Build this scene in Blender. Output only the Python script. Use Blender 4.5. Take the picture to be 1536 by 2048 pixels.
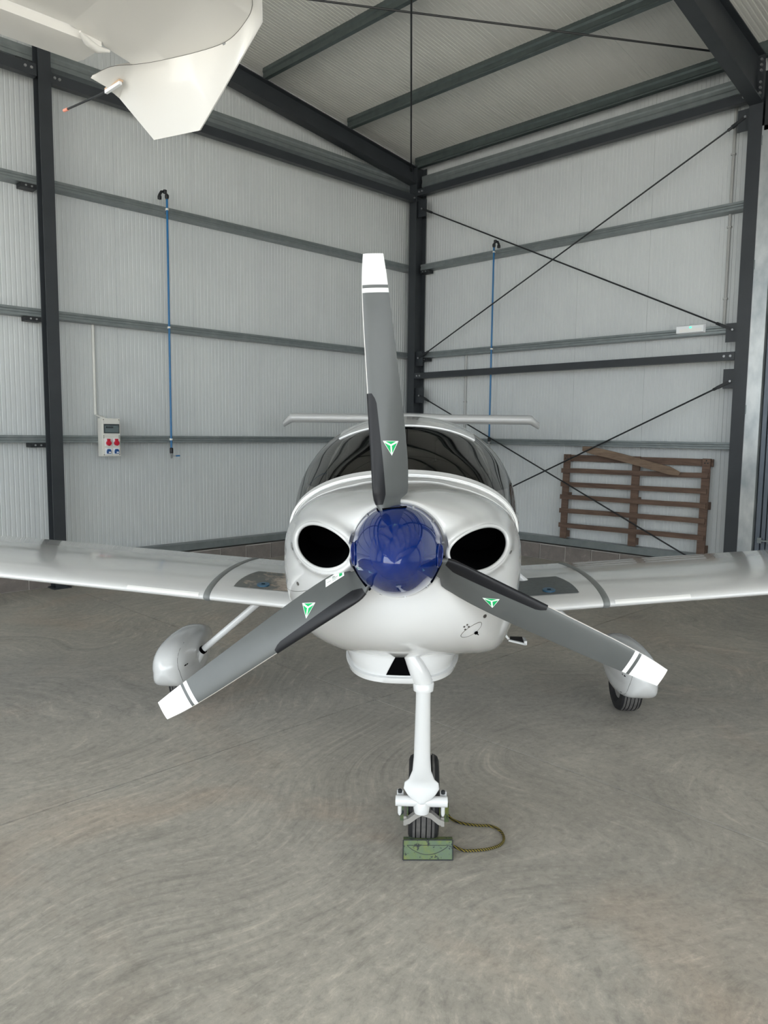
import bpy, bmesh, math, random
from math import sin, cos, pi, radians, sqrt
from mathutils import Vector, Matrix, bvhtree
random.seed(7)
for o in list(bpy.data.objects): bpy.data.objects.remove(o, do_unlink=True)
scn = bpy.context.scene
COL = scn.collection

# ---------------------------------------------------------------- camera
FPX, YAW, PIT, ROL = 1515.137, .785189235, .104409583, .0111491225
CAM = Vector((-8.96782802, -8.36702561, 1.73))
Fw = Vector((cos(YAW)*cos(PIT), sin(YAW)*cos(PIT), -sin(PIT)))
Rt = Vector((sin(YAW), -cos(YAW), 0)); Up = Rt.cross(Fw)
R2 = Rt*cos(ROL) + Up*sin(ROL); U2 = -Rt*sin(ROL) + Up*cos(ROL)
cd = bpy.data.cameras.new('camera'); cam = bpy.data.objects.new('camera', cd); COL.objects.link(cam)
cd.sensor_fit = 'VERTICAL'; cd.sensor_height = 24; cd.sensor_width = 18
cd.lens = FPX/2048*24; cd.clip_start = .05; cd.clip_end = 400
mw = Matrix((R2, U2, -Fw)).transposed().to_4x4(); mw.translation = CAM
cam.matrix_world = mw
scn.camera = cam
scn.cycles.max_bounces = 8; scn.cycles.adaptive_threshold = .02

# ---------------------------------------------------------------- world, daylight, exposure
w = bpy.data.worlds.new('world'); scn.world = w; w.use_nodes = True
wn = w.node_tree; bg = wn.nodes['Background']
bg.inputs['Color'].default_value = (.88, .95, 1, 1); bg.inputs['Strength'].default_value = 4.2
sd = bpy.data.lights.new('sun', 'SUN'); sd.energy = 24.0; sd.angle = radians(1.0); sd.color = (1, .985, .97)
so = bpy.data.objects.new('sun', sd); COL.objects.link(so)
so.rotation_euler = Vector((-.15, .55, -.80)).to_track_quat('-Z', 'Y').to_euler(); so.location = (-30, -10, 20)
OPX, OPY0, OPY1, OPZ = -14.2, -14.6, -1.4, 5.1      # the open hangar door in the far side wall
pd = bpy.data.lights.new('door_portal', 'AREA'); pd.shape = 'RECTANGLE'; pd.size = OPY1-OPY0; pd.size_y = OPZ
pd.cycles.is_portal = True
po = bpy.data.objects.new('door_portal', pd); COL.objects.link(po)
po.matrix_world = Matrix(((0, 0, -1, OPX-.02), (1, 0, 0, (OPY0+OPY1)/2), (0, 1, 0, OPZ/2), (0, 0, 0, 1)))
OFX0, OFX1, YFR = -13.8, -5.2, -15.6                  # the open bay in the front wall behind the viewer
pd2 = bpy.data.lights.new('front_portal', 'AREA'); pd2.shape = 'RECTANGLE'; pd2.size = OFX1-OFX0; pd2.size_y = OPZ
pd2.cycles.is_portal = True
po2 = bpy.data.objects.new('front_portal', pd2); COL.objects.link(po2)
po2.matrix_world = Matrix(((-1, 0, 0, (OFX0+OFX1)/2), (0, 0, -1, YFR-.02), (0, 1, 0, OPZ/2), (0, 0, 0, 1)))
vs = scn.view_settings; vs.view_transform = 'Standard'; vs.look = 'None'; vs.gamma = 1; vs.use_curve_mapping = False
vs.exposure = 0.12

# ---------------------------------------------------------------- materials
MT = {}
def lin(c):
    return tuple(((v/255)/12.92 if v/255 <= .04045 else ((v/255+.055)/1.055)**2.4) for v in c)
class NT:
    def __init__(s, name):
        s.m = bpy.data.materials.new(name); s.m.use_nodes = True; s.t = s.m.node_tree
        s.b = s.t.nodes['Principled BSDF']; MT[name] = s.m
    def n(s, typ, **kw):
        x = s.t.nodes.new(typ)
        for k, v in kw.items():
            if k in x.inputs: x.inputs[k].default_value = v
            else: setattr(x, k, v)
        return x
    def l(s, a, b): s.t.links.new(a, b)
    def coord(s, scale=(1, 1, 1), rot=(0, 0, 0), kind='Object'):
        tc = s.n('ShaderNodeTexCoord'); mp = s.n('ShaderNodeMapping')
        mp.inputs['Scale'].default_value = scale; mp.inputs['Rotation'].default_value = rot
        s.l(tc.outputs[kind], mp.inputs['Vector']); return mp.outputs['Vector']
    def noise(s, vec, scale, detail=4, rough=.55, dist=0):
        x = s.n('ShaderNodeTexNoise'); x.inputs['Scale'].default_value = scale
        x.inputs['Detail'].default_value = detail; x.inputs['Roughness'].default_value = rough
        x.inputs['Distortion'].default_value = dist
        if vec is not None: s.l(vec, x.inputs['Vector'])
        return x
    def ramp(s, fac, stops):
        r = s.n('ShaderNodeValToRGB'); e = r.color_ramp.elements
        while len(e) < len(stops): e.new(.5)
        for i, (p, c) in enumerate(stops):
            e[i].position = p; e[i].color = (*c, 1) if len(c) == 3 else c
        s.l(fac, r.inputs['Fac']); return r.outputs['Color']
    def mix(s, fac, a, b, mode='MIX'):
        x = s.n('ShaderNodeMixRGB', blend_type=mode)
        for k, v in (('Fac', fac), ('Color1', a), ('Color2', b)):
            if isinstance(v, (int, float)): x.inputs[k].default_value = v
            elif isinstance(v, tuple): x.inputs[k].default_value = (*v, 1) if len(v) == 3 else v
            else: s.l(v, x.inputs[k])
        return x.outputs['Color']
    def bump(s, h, strength, dist):
        x = s.n('ShaderNodeBump'); x.inputs['Strength'].default_value = strength; x.inputs['Distance'].default_value = dist
        s.l(h, x.inputs['Height']); s.l(x.outputs['Normal'], s.b.inputs['Normal']); return x
def mat(name, col, rough=.5, metal=0, coat=0, noise=None, nscale=8, nstretch=(1, 1, 1), bump=0, spec=None, ior=None):
    q = NT(name); b = q.b; b.inputs['Roughness'].default_value = rough; b.inputs['Metallic'].default_value = metal
    b.inputs['Coat Weight'].default_value = coat; b.inputs['Coat Roughness'].default_value = .04
    if spec is not None: b.inputs['Specular IOR Level'].default_value = spec
    c = lin(col); b.inputs['Base Color'].default_value = (*c, 1)
    if noise:
        v = q.coord(nstretch); nz = q.noise(v, nscale)
        c2 = lin(noise); q.l(q.ramp(nz.outputs['Fac'], [(.35, c), (.68, c2)]), b.inputs['Base Color'])
        if bump: q.bump(nz.outputs['Fac'], .4, bump)
    return q.m

mat('white_gelcoat', (210, 211, 211), .16, 0, .6)
mat('white_second', (226, 225, 221), .3, 0, .3)
mat('white_matt', (236, 236, 234), .4)
mat('wall_sheet', (205, 209, 209), .42, 0, 0, (196, 200, 201), .6)
mat('roof_sheet', (216, 216, 211), .45, 0, 0, (210, 210, 206), .6)
mat('dark_steel', (50, 54, 58), .45, 0, 0, (43, 47, 51), 3)
mat('black_plate', (30, 33, 36), .5)
mat('bolt_steel', (170, 172, 174), .35, .8)
mat('galvanised', (128, 135, 136), .40, .55, 0, (138, 145, 146), 9, (1, 1, 1))
mat('galvanised_shaded', (88, 98, 98), .38, .6, 0, (98, 108, 108), 9)  # purlin zinc, darkened in colour for the dark side it would reflect
mat('galvanised_bright', (205, 208, 208), .3, .6, 0, (165, 172, 175), 5, (1, 1, .6), .001)
mat('block_mortar', (178, 174, 168), .9)
mat('joint_fill', (84, 80, 74), .95)
mat('door_steel', (104, 112, 122), .4, .3, 0, (88, 96, 106), 3, (1, 1, .2))
mat('black_rubber', (24, 24, 26), .7)
mat('tread_rubber', (92, 90, 88), .8, 0, 0, (76, 74, 73), 30)
mat('boot_rubber', (22, 23, 27), .42, spec=.3)
mat('inlet_dark', (3, 3, 4), .9, spec=.05)  # near black: paints the shade inside inlets and holes, also used on dark fittings
mat('blue_spinner', (2, 34, 104), .06, 0, .5)
mat('blue_plug', (8, 30, 104), .25)
mat('blade_grey', (84, 87, 87), .40, 0, .08, (80, 83, 83), 6)
mat('blade_white', (222, 222, 222), .35, 0, 0, (222, 222, 220), 12)
mat('blade_edge', (205, 202, 198), .3, .2)
mat('decal_white', (240, 248, 242), .4)
mat('decal_green', (0, 176, 100), .35)
mat('decal_grey', (120, 125, 122), .5)
mat('screw', (120, 118, 115), .35, .8)
mat('strap_grey', (122, 126, 126), .5)
mat('pad_grey', (96, 102, 104), .7, 0, 0, (88, 93, 95), 40, (1, 1, 1), .0006)
mat('fork_alu', (160, 158, 154), .42, .5)
mat('cabin_dark', (34, 34, 34), .6)
mat('seat_grey', (70, 68, 66), .8)
mat('frame_grey', (96, 96, 92), .5)
mat('pipe_blue', (18, 100, 152), .35)
mat('fitting_black', (18, 20, 24), .4)
mat('pvc_grey', (176, 177, 175), .4)
mat('pvc_white', (222, 222, 216), .4)
mat('box_grey', (214, 213, 206), .45)
mat('box_window', (92, 104, 106), .15)
mat('box_window_frame', (52, 60, 62), .4)
mat('socket_red', (186, 20, 48), .4)
mat('socket_blue', (24, 74, 130), .4)
mat('socket_white', (232, 235, 238), .4)
mat('brass', (190, 160, 110), .3, .9)
mat('primer_tan', (196, 168, 140), .5)
mat('wick_tip', (236, 150, 128), .5)
mat('cap_blue', (40, 84, 112), .35)
mat('red_reflector', (170, 40, 30), .4)
def glass():
    q = NT('canopy_tint'); t = q.t; t.nodes.remove(q.b)
    tr = q.n('ShaderNodeBsdfTransparent'); tr.inputs['Color'].default_value = (.46, .46, .44, 1)
    gl = q.n('ShaderNodeBsdfGlossy'); gl.inputs['Roughness'].default_value = .02
    fr = q.n('ShaderNodeFresnel'); fr.inputs['IOR'].default_value = 1.5
    mx = q.n('ShaderNodeMixShader'); q.l(fr.outputs[0], mx.inputs[0]); q.l(tr.outputs[0], mx.inputs[1]); q.l(gl.outputs[0], mx.inputs[2])
    q.l(mx.outputs[0], t.nodes['Material Output'].inputs['Surface'])
glass()
def emat():
    q = NT('green_lamp'); q.b.inputs['Base Color'].default_value = (.05, .7, .35, 1)
    q.b.inputs['Emission Color'].default_value = (.1, 1, .5, 1); q.b.inputs['Emission Strength'].default_value = 1.2
emat()
def concrete():
    q = NT('floor_concrete'); v = q.coord()
    n0 = q.noise(v, .35, 3, .55)
    n1 = q.noise(v, 1.3, 7, .68, .5)
    # trowel arcs: grain stretched along directions that turn in broad swirls
    def arcs(cell, stretch, seedz):
        vo = q.n('ShaderNodeTexVoronoi', feature='SMOOTH_F1'); vo.inputs['Scale'].default_value = cell; vo.inputs['Smoothness'].default_value = .6
        wv = q.noise(v, .9, 3, .5)
        sh = q.n('ShaderNodeVectorMath', operation='MULTIPLY_ADD'); q.l(wv.outputs['Color'], sh.inputs[0]); sh.inputs[1].default_value = (.7, .7, 0); q.l(v, sh.inputs[2])
        of = q.n('ShaderNodeVectorMath', operation='ADD'); q.l(sh.outputs[0], of.inputs[0]); of.inputs[1].default_value = (seedz, seedz*.7, seedz)
        q.l(of.outputs[0], vo.inputs['Vector'])
        cb = q.n('ShaderNodeCombineXYZ'); ml = q.n('ShaderNodeMath', operation='MULTIPLY'); q.l(vo.outputs['Distance'], ml.inputs[0]); ml.inputs[1].default_value = stretch
        q.l(ml.outputs[0], cb.inputs['X'])
        sx = q.n('ShaderNodeSeparateXYZ'); q.l(v, sx.inputs[0]); 
        m2 = q.n('ShaderNodeMath', operation='MULTIPLY'); q.l(sx.outputs['X'], m2.inputs[0]); m2.inputs[1].default_value = 1.1
        m3 = q.n('ShaderNodeMath', operation='MULTIPLY'); q.l(sx.outputs['Y'], m3.inputs[0]); m3.inputs[1].default_value = 1.1
        q.l(m2.outputs[0], cb.inputs['Y']); q.l(m3.outputs[0], cb.inputs['Z'])
        return q.noise(cb.outputs[0], 3.2, 6, .78, .35)
    a1 = arcs(.55, 15.0, 0.0)
    wv = q.noise(v, .42, 1, .5); sh = q.n('ShaderNodeVectorMath', operation='MULTIPLY_ADD'); q.l(wv.outputs['Color'], sh.inputs[0]); sh.inputs[1].default_value = (5.5, 5.5, 0); q.l(v, sh.inputs[2])
    mp = q.n('ShaderNodeMapping'); mp.inputs['Scale'].default_value = (2.2, 9.5, 1); mp.inputs['Rotation'].default_value = (0, 0, .5); q.l(sh.outputs[0], mp.inputs['Vector'])
    a2 = q.noise(mp.outputs['Vector'], 1.5, 7, .76, .3)
    am = q.mix(q.ramp(n0.outputs['Fac'], [(.40, (0, 0, 0)), (.50, (1, 1, 1))]), a1.outputs['Fac'], a2.outputs['Fac'])
    fine = q.noise(v, 26, 5, .74, .3)
    base = q.ramp(n1.outputs['Fac'], [(.30, lin((136, 133, 127))), (.5, lin((161, 158, 150))), (.70, lin((184, 180, 170)))])
    arc = q.ramp(am, [(.32, lin((116, 113, 107))), (.46, lin((156, 153, 145))), (.56, lin((168, 164, 155))), (.68, lin((206, 200, 188)))])
    c = q.mix(.50, base, arc)
    c = q.mix(q.ramp(fine.outputs['Fac'], [(.35, (.28, .28, .28)), (.5, (0, 0, 0))]), c, lin((104, 103, 99)))
    c = q.mix(q.ramp(fine.outputs['Fac'], [(.56, (0, 0, 0)), (.74, (.35, .35, .35))]), c, lin((212, 209, 200)))
    tone = q.ramp(n0.outputs['Fac'], [(.35, (1.0, .985, .985)), (.65, (1.17, 1.145, 1.12))])
    c = q.mix(1.0, c, tone, 'MULTIPLY')
    rust = q.ramp(q.noise(v, .8, 5, .6, .8).outputs['Fac'], [(.52, (0, 0, 0)), (.70, (.6, .6, .6))])
    c = q.mix(rust, c, q.mix(1.0, c, (1.08, .94, .86), 'MULTIPLY'))
    q.l(c, q.b.inputs['Base Color'])
    r = q.n('ShaderNodeMapRange'); r.inputs['To Min'].default_value = .40; r.inputs['To Max'].default_value = .65
    q.l(n1.outputs['Fac'], r.inputs['Value']); q.l(r.outputs[0], q.b.inputs['Roughness'])
    q.b.inputs['Specular IOR Level'].default_value = .35
concrete()
def wood():
    for nm, a, b_ in (('pallet_wood', (116, 94, 80), (74, 58, 50)), ('old_plank_wood', (138, 118, 100), (98, 80, 66))):
        q = NT(nm); v = q.coord((6, .6, 6)); n = q.noise(v, 5, 6, .65, .6)
        q.l(q.ramp(n.outputs['Fac'], [(.3, lin(b_)), (.7, lin(a))]), q.b.inputs['Base Color'])
        q.b.inputs['Roughness'].default_value = .8; q.bump(n.outputs['Fac'], .5, .002)
wood()
def chockpaint():
    q = NT('chock_green'); v = q.coord(); n = q.noise(v, 16, 5, .6); m = q.noise(v, 34, 6, .75)
    c = q.ramp(n.outputs['Fac'], [(.3, lin((84, 100, 88))), (.5, lin((88, 106, 72))), (.68, lin((112, 118, 56)))])
    k = q.ramp(m.outputs['Fac'], [(.57, (0, 0, 0)), (.60, (1, 1, 1))])
    q.l(q.mix(k, c, lin((30, 38, 40))), q.b.inputs['Base Color']); q.b.inputs['Roughness'].default_value = .6
chockpaint()
def rope():
    q = NT('rope_pattern'); v = q.coord()
    wv = q.n('ShaderNodeTexWave'); wv.inputs['Scale'].default_value = 45; wv.bands_direction = 'DIAGONAL'; q.l(v, wv.inputs['Vector'])
    q.l(q.ramp(wv.outputs['Fac'], [(.5, lin((24, 24, 20))), (.75, lin((128, 112, 34)))]), q.b.inputs['Base Color']); q.b.inputs['Roughness'].default_value = .9
rope()
def blockmat():
    q = NT('block_grey'); v = q.coord(); n = q.noise(v, 6, 6, .7); m = q.noise(v, 60, 4, .7)
    c = q.ramp(n.outputs['Fac'], [(.3, lin((108, 102, 98))), (.6, lin((124, 117, 112))), (.78, lin((158, 152, 146)))])
    q.l(c, q.b.inputs['Base Color']); q.b.inputs['Roughness'].default_value = .92; q.bump(m.outputs['Fac'], .6, .002)
blockmat()
def wornpad():
    q = NT('worn_pad'); v = q.coord(); n = q.noise(v, 9, 8, .72); 
    sep = q.n('ShaderNodeSeparateXYZ'); q.l(v, sep.inputs[0])
    g = q.n('ShaderNodeMapRange'); g.inputs['From Min'].default_value = -.95; g.inputs['From Max'].default_value = -.62
    q.l(sep.outputs['X'], g.inputs['Value'])
    ad = q.n('ShaderNodeMath', operation='MULTIPLY_ADD'); q.l(g.outputs[0], ad.inputs[0]); ad.inputs[1].default_value = .22; q.l(n.outputs['Fac'], ad.inputs[2])
    q.l(q.ramp(ad.outputs[0], [(.0, lin((96, 101, 102))), (.58, lin((104, 106, 104))), (.66, lin((158, 146, 134))), (.8, lin((190, 180, 168)))]), q.b.inputs['Base Color'])
    q.b.inputs['Roughness'].default_value = .75
wornpad()

# ---------------------------------------------------------------- mesh helpers
def link(name, me, parent=None):
    o = bpy.data.objects.new(name, me); COL.objects.link(o)
    if parent is not None: o.parent = parent
    return o
def mk(name, V, Fc, m, parent=None, smooth=False, idx=None, auto=None):
    me = bpy.data.meshes.new(name); me.from_pydata([tuple(v) for v in V], [], Fc)
    for k in ([m] if isinstance(m, str) else m): me.materials.append(MT[k])
    if idx: me.polygons.foreach_set('material_index', idx)
    bm = bmesh.new(); bm.from_mesh(me); bmesh.ops.remove_doubles(bm, verts=bm.verts, dist=1e-6)
    bmesh.ops.recalc_face_normals(bm, faces=bm.faces)
    if smooth:
        for f in bm.faces: f.smooth = True
        a = radians(auto if auto else 38)
        for e in bm.edges:
            if len(e.link_faces) == 2 and e.calc_face_angle(0) > a: e.smooth = False
    bm.to_mesh(me); bm.free(); me.update()
    return link(name, me, parent)
class B:
    """collects shapes for one mesh"""
    def __init__(s): s.V = []; s.F = []; s.I = []; s.mi = 0
    def add(s, V, Fc):
        o = len(s.V); s.V += [Vector(v) for v in V]; s.F += [tuple(i+o for i in f) for f in Fc]; s.I += [s.mi]*len(Fc); return s
    def box(s, a, b, M=None):
        x0, y0, z0 = a; x1, y1, z1 = b
        V = [Vector(v) for v in ((x0, y0, z0), (x1, y0, z0), (x1, y1, z0), (x0, y1, z0), (x0, y0, z1), (x1, y0, z1), (x1, y1, z1), (x0, y1, z1))]
        if M: V = [M @ v for v in V]
        return s.add(V, [(0, 3, 2, 1), (4, 5, 6, 7), (0, 1, 5, 4), (1, 2, 6, 5), (2, 3, 7, 6), (3, 0, 4, 7)])
    def bar(s, p, q, wy, wz, side=None):
        """box beam from p to q; side = direction of width"""
        p = Vector(p); q = Vector(q); d = (q-p).normalized()
        sd = Vector(side) if side is not None else (d.cross(Vector((0, 0, 1))) if abs(d.z) < .95 else Vector((1, 0, 0)))
        sd = (sd - d*sd.dot(d)).normalized(); u = d.cross(sd).normalized()
        V = []
        for e in (p, q):
            for a, b in ((-1, -1), (1, -1), (1, 1), (-1, 1)): V.append(e + sd*a*wy/2 + u*b*wz/2)
        return s.add(V, [(0, 3, 2, 1), (4, 5, 6, 7), (0, 1, 5, 4), (1, 2, 6, 5), (2, 3, 7, 6), (3, 0, 4, 7)])
    def tube(s, pts, r, n=10, caps=True):
        pts = [Vector(p) for p in pts]; rs = r if isinstance(r, (list, tuple)) else [r]*len(pts)
        V = []; Fc = []; prev = None
        for i, p in enumerate(pts):
            d = (pts[min(i+1, len(pts)-1)] - pts[max(i-1, 0)]).normalized()
            if prev is None:
                a = d.cross(Vector((0, 0, 1))) if abs(d.z) < .9 else d.cross(Vector((1, 0, 0)))
            else: a = prev - d*prev.dot(d)
            a.normalize(); prev = a; b = d.cross(a)
            for k in range(n): V.append(p + a*cos(2*pi*k/n)*rs[i] + b*sin(2*pi*k/n)*rs[i])
        for i in range(len(pts)-1):
            for k in range(n): Fc.append((i*n+k, i*n+(k+1) % n, (i+1)*n+(k+1) % n, (i+1)*n+k))
        if caps: Fc.append(tuple(range(n-1, -1, -1))); Fc.append(tuple(range((len(pts)-1)*n, len(pts)*n)))
        return s.add(V, Fc)
    def prism(s, poly, ext):
        """poly: list of 3d points, ext: extrusion vector"""
        n = len(poly); P = [Vector(p) for p in poly]; e = Vector(ext)
        V = P + [p+e for p in P]
        return s.add(V, [tuple(range(n-1, -1, -1)), tuple(range(n, 2*n))] + [(i, (i+1) % n, n+(i+1) % n, n+i) for i in range(n)])
    def loft(s, rings, closed=True, cap0=False, cap1=False):
        n = len(rings[0]); V = [Vector(p) for r in rings for p in r]; Fc = []
        for i in range(len(rings)-1):
            for k in range(n if closed else n-1): Fc.append((i*n+k, i*n+(k+1) % n, (i+1)*n+(k+1) % n, (i+1)*n+k))
        if cap0: Fc.append(tuple(range(n-1, -1, -1)))
        if cap1: Fc.append(tuple(range((len(rings)-1)*n, len(rings)*n)))
        return s.add(V, Fc)
    def lathe(s, prof, c, axis='Z', n=24, sx=1, sy=1):
        """prof: (radius, height) along axis from centre c"""
        rings = []
        for r, h in prof:
            rg = []
            for k in range(n):
                a = 2*pi*k/n; u = cos(a)*r*sx; v = sin(a)*r*sy
                rg.append({'Z': (c[0]+u, c[1]+v, c[2]+h), 'Y': (c[0]+u, c[1]+h, c[2]+v), 'X': (c[0]+h, c[1]+u, c[2]+v)}[axis])
            rings.append(rg)
        return s.loft(rings, True, prof[0][0] > 1e-4, prof[-1][0] > 1e-4)
    def make(s, name, m, parent=None, smooth=False, auto=None):
        return mk(name, s.V, s.F, m, parent, smooth, s.I if not isinstance(m, str) else None, auto)
def thing(name, label, cat, loc=(0, 0, 0), rz=0, group=None):
    o = bpy.data.objects.new(name, None); COL.objects.link(o); o.location = loc; o.rotation_euler = (0, 0, rz)
    o['label'] = label; o['category'] = cat
    if group: o['group'] = group
    o.empty_display_size = .1
    return o
def tag(o, label, cat, group=None):
    o['label'] = label; o['category'] = cat
    if group: o['group'] = group
    return o
def struct(o): o['kind'] = 'structure'; return o
def recenter(o, base):
    base = Vector(base)
    for v in o.data.vertices: v.co -= base
    o.location = base; return o

# ================================================================ SETTING
PX, PY = .16, .16               # inner faces of the wall sheets
XW, YW_ = OPX, -15.6            # far ends of the hall
RIDGE = -8.42
def rtop(x):                    # underside of the purlins / top of the rafters
    return 5.768 - .132*x if x > RIDGE else 5.768 - .132*(2*RIDGE - x)
def rsheet(x): return rtop(x) + .20

# floor: slabs divided by saw cuts
fl = struct(B().box((XW-.3, YW_-.3, -.30), (.4, .4, -.008)).make('floor', 'joint_fill'))
xs = [XW-.3, -11.24, -5.62, .4]; ys = [YW_-.3, -9.95, -4.955, .4]
for i in range(3):
    for j in range(3):
        g = .0055
        B().box((xs[i]+g, ys[j]+g, -.0078), (xs[i+1]-g, ys[j+1]-g, 0)).make('concrete_slab', 'floor_concrete', fl)
ap = struct(B().box((-70, YW_-.31, -.28), (XW-.31, 35, -.02)).box((-70, -70, -.28), (40, YW_-.31, -.02)).make('trim_5', 'floor_concrete'))
ap['label'] = 'concrete apron outside the open door'

def ribbed(u0, u1, z0, z1fn, place, name, m, parent):
    """one sandwich panel with fine ribs; u runs across, place(u, d, z) -> point, d = depth behind the face"""
    prof = []; p = .05; n = int(round((u1-u0)/p)); p = (u1-u0)/n
    prof.append((u0, .012)); prof.append((u0+.002, 0))
    for i in range(1, n):
        c = u0 + i*p
        prof += [(c-.0075, 0), (c-.005, .0042), (c+.005, .0042), (c+.0075, 0)]
    prof.append((u1-.002, 0)); prof.append((u1, .012))
    V = []; 
    for u, d in prof:
        V.append(place(u, d, z0)); V.append(place(u, d, z1fn(u)))
    Fc = [(2*i, 2*i+2, 2*i+3, 2*i+1) for i in range(len(prof)-1)]
    k = len(V); V += [place(u0, .05, z0), place(u1, .05, z0), place(u1, .05, z1fn(u1)), place(u0, .05, z1fn(u0))]
    Fc += [(k, k+3, k+2, k+1), (0, 1, k+3, k), (2*len(prof)-2, k+1, k+2, 2*len(prof)-1)]
    o = mk(name, V, Fc, m, parent)
    return o
# left wall (gable): plane y = PY
wl = struct(B().box((XW-.2, PY+.055, 0), (.25, PY+.075, 5.7)).make('wall_left', 'wall_sheet'))
x = PX
while x > XW+.1:
    x1 = x-1.0
    ribbed(x1+.0, x, .22, lambda u: rsheet(u)+.01, lambda u, d, z: (u, PY+d, z), 'wall_panel', 'wall_sheet', wl)
    x = x1
# right wall: plane x = PX, from the corner to the door column
wr = struct(B().box((PX+.055, -5.2, 0), (PX+.075, .25, 5.7)).make('wall_right', 'wall_sheet'))
y = PY
for i in range(6):
    y1 = max(y-1.0, -5.3)
    ribbed(y1, y, .22, lambda u: 5.96, lambda u, d, z: (PX+d, u, z), 'wall_panel', 'wall_sheet', wr)
    y = y1
# sliding-door side beyond the column, far wall, front wall
wf = struct(B().box((PX+.0, YW_-.1, 0), (PX+.06, -5.2, 5.98)).box((PX, -15.7, 5.9), (PX+.1, .2, 6.1)).make('wall_door_side', 'wall_sheet'))
wfr = struct(B().box((XW-.2, YW_-.1, 0), (OFX0, YW_, 8)).box((OFX1, YW_-.1, 0), (.25, YW_, 8)).box((OFX0, YW_-.1, OPZ), (OFX1, YW_, 8)).make('wall_front', 'wall_sheet'))
far = B().box((XW-.08, OPY1, 0), (XW, PY+.06, 6)).box((XW-.08, YW_, 0), (XW, OPY0, 6)).box((XW-.08, OPY0, OPZ), (XW, OPY1, 6))
struct(far.make('wall_far', 'wall_sheet'))
# roof
cl = struct(B().add([(.22, PY+.1, rsheet(.22)+.10), (.22, YW_-.1, rsheet(.22)+.10), (RIDGE, YW_-.1, rsheet(RIDGE)+.10), (RIDGE, PY+.1, rsheet(RIDGE)+.10),
                     (XW-.2, YW_-.1, rsheet(XW-.2)+.10), (XW-.2, PY+.1, rsheet(XW-.2)+.10)], [(0, 1, 2, 3), (3, 2, 4, 5)]).make('ceiling', 'roof_sheet'))
y = PY
while y > YW_:
    y1 = y-1.0
    for xa, xb in ((.2, RIDGE), (RIDGE, XW-.1)):
        prof = [(y, .012), (y-.002, 0)]
        for i in range(1, 20):
            c = y - i*.05; prof += [(c+.011, 0), (c+.007, .0022), (c-.007, .0022), (c-.011, 0)]
        prof += [(y1+.002, 0), (y1, .012)]
        V = []
        for u, d in prof: V.append((xa, u, rsheet(xa)+d)); V.append((xb, u, rsheet(xb)+d))
        k = len(V); V += [(xa, y, rsheet(xa)+.06), (xa, y1, rsheet(xa)+.06), (xb, y1, rsheet(xb)+.06), (xb, y, rsheet(xb)+.06)]
        mk('roof_panel', V, [(2*i, 2*i+1, 2*i+3, 2*i+2) for i in range(len(prof)-1)] + [(k, k+1, k+2, k+3)], 'roof_sheet', cl)
    y = y1

# block kerbs
def kerb(name, along, a, b):
    core = B()
    if along == 'x': core.box((a, .012, 0), (b, PY, .212))
    else: core.box((.012, a, 0), (PX, b, .212))
    k = struct(core.make(name, 'block_mortar'))
    c = b
    off = .107
    c = b - off
    while c > a+.05:
        c1 = max(c-.40, a)
        jx = random.uniform(-.003, .003); h = .205+random.uniform(-.006, .004)
        bb = B()
        if along == 'x': bb.box((c1+.009, jx, .006), (c-.009, PY-.01, h))
        else: bb.box((jx, c1+.009, .006), (PX-.01, c-.009, h))
        bb.make('concrete_block', 'block_grey', k)
        c = c1
    return k
kerb('baseboard_left', 'x', XW, .12)
kerb('baseboard_right', 'y', -5.05, .012)

# galvanised base rails
def crail(name, along, a, b, z0, z1, d0=-.0):
    s = B(); t = .004
    P = [(d0, z0), (d0, z1), (d0+.14, z1), (d0+.14, z1-t), (d0+t, z1-t), (d0+t, z0+t), (d0+.14, z0+t), (d0+.14, z0)]
    if along == 'x': s.prism([(a, d, z) for d, z in P], (b-a, 0, 0))
    else: s.prism([(d, a, z) for d, z in P], (0, b-a, 0))
    return s.make(name, 'galvanised')
struct(crail('trim_1', 'x', XW, -.12, .235, .322)); struct(crail('trim_2', 'y', -5.04, -.0, .235, .322))

# dark structural steel --------------------------------------------------
def ibeam_pts(b, h, tw, tf):
    return [(-b/2, 0), (b/2, 0), (b/2, tf), (tw/2, tf), (tw/2, h-tf), (b/2, h-tf), (b/2, h), (-b/2, h), (-b/2, h-tf), (-tw/2, h-tf), (-tw/2, tf), (-b/2, tf)]
def column(lab, xi, xo, y0, y1, z1, web='x', base=True):
    """I column; web='x': web runs along x, flanges face +-x"""
    t = thing('steel_column', lab, 'column', ((xi+xo)/2, (y0+y1)/2, 0), 0, None)
    s = B()
    if web == 'x': P = [((y), (h)) for y, h in ibeam_pts(y1-y0, xo-xi, .008, .012)]; P3 = [(h-(xo-xi)/2, y, 0) for y, h in P]
    else: P3 = [(y, h-(y1-y0)/2, 0) for y, h in ibeam_pts(xo-xi, y1-y0, .008, .012)]
    s.prism(P3, (0, 0, z1)); s.make('shaft', 'dark_steel', t)
    if base: B().box((-(xo-xi)/2-.03, -(y1-y0)/2-.03, 0), ((xo-xi)/2+.03, (y1-y0)/2+.03, .015)).make('base_plate', 'dark_steel', t)
    return t
corner = column('dark grey steel column standing in the corner where the two walls meet', -.11, .12, -.145, 0, 5.8)
doorcol = column('dark grey steel column at the right edge beside the galvanised door strip', -.11, .12, -5.18, -5.035, 5.7)
leftcol = column('dark grey steel column on the left wall behind the aircraft wing', -5.76, -5.632, -.145, -.0, rtop(-5.7)-.26, 'y')
column('dark grey steel post on the left wall further left outside the view', -11.45, -11.32, -.145, 0, rtop(-11.4)-.26, 'y')
column('dark grey steel column at the far front corner of the door side', -.11, .12, -10.2, -10.06, 5.7)
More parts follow.
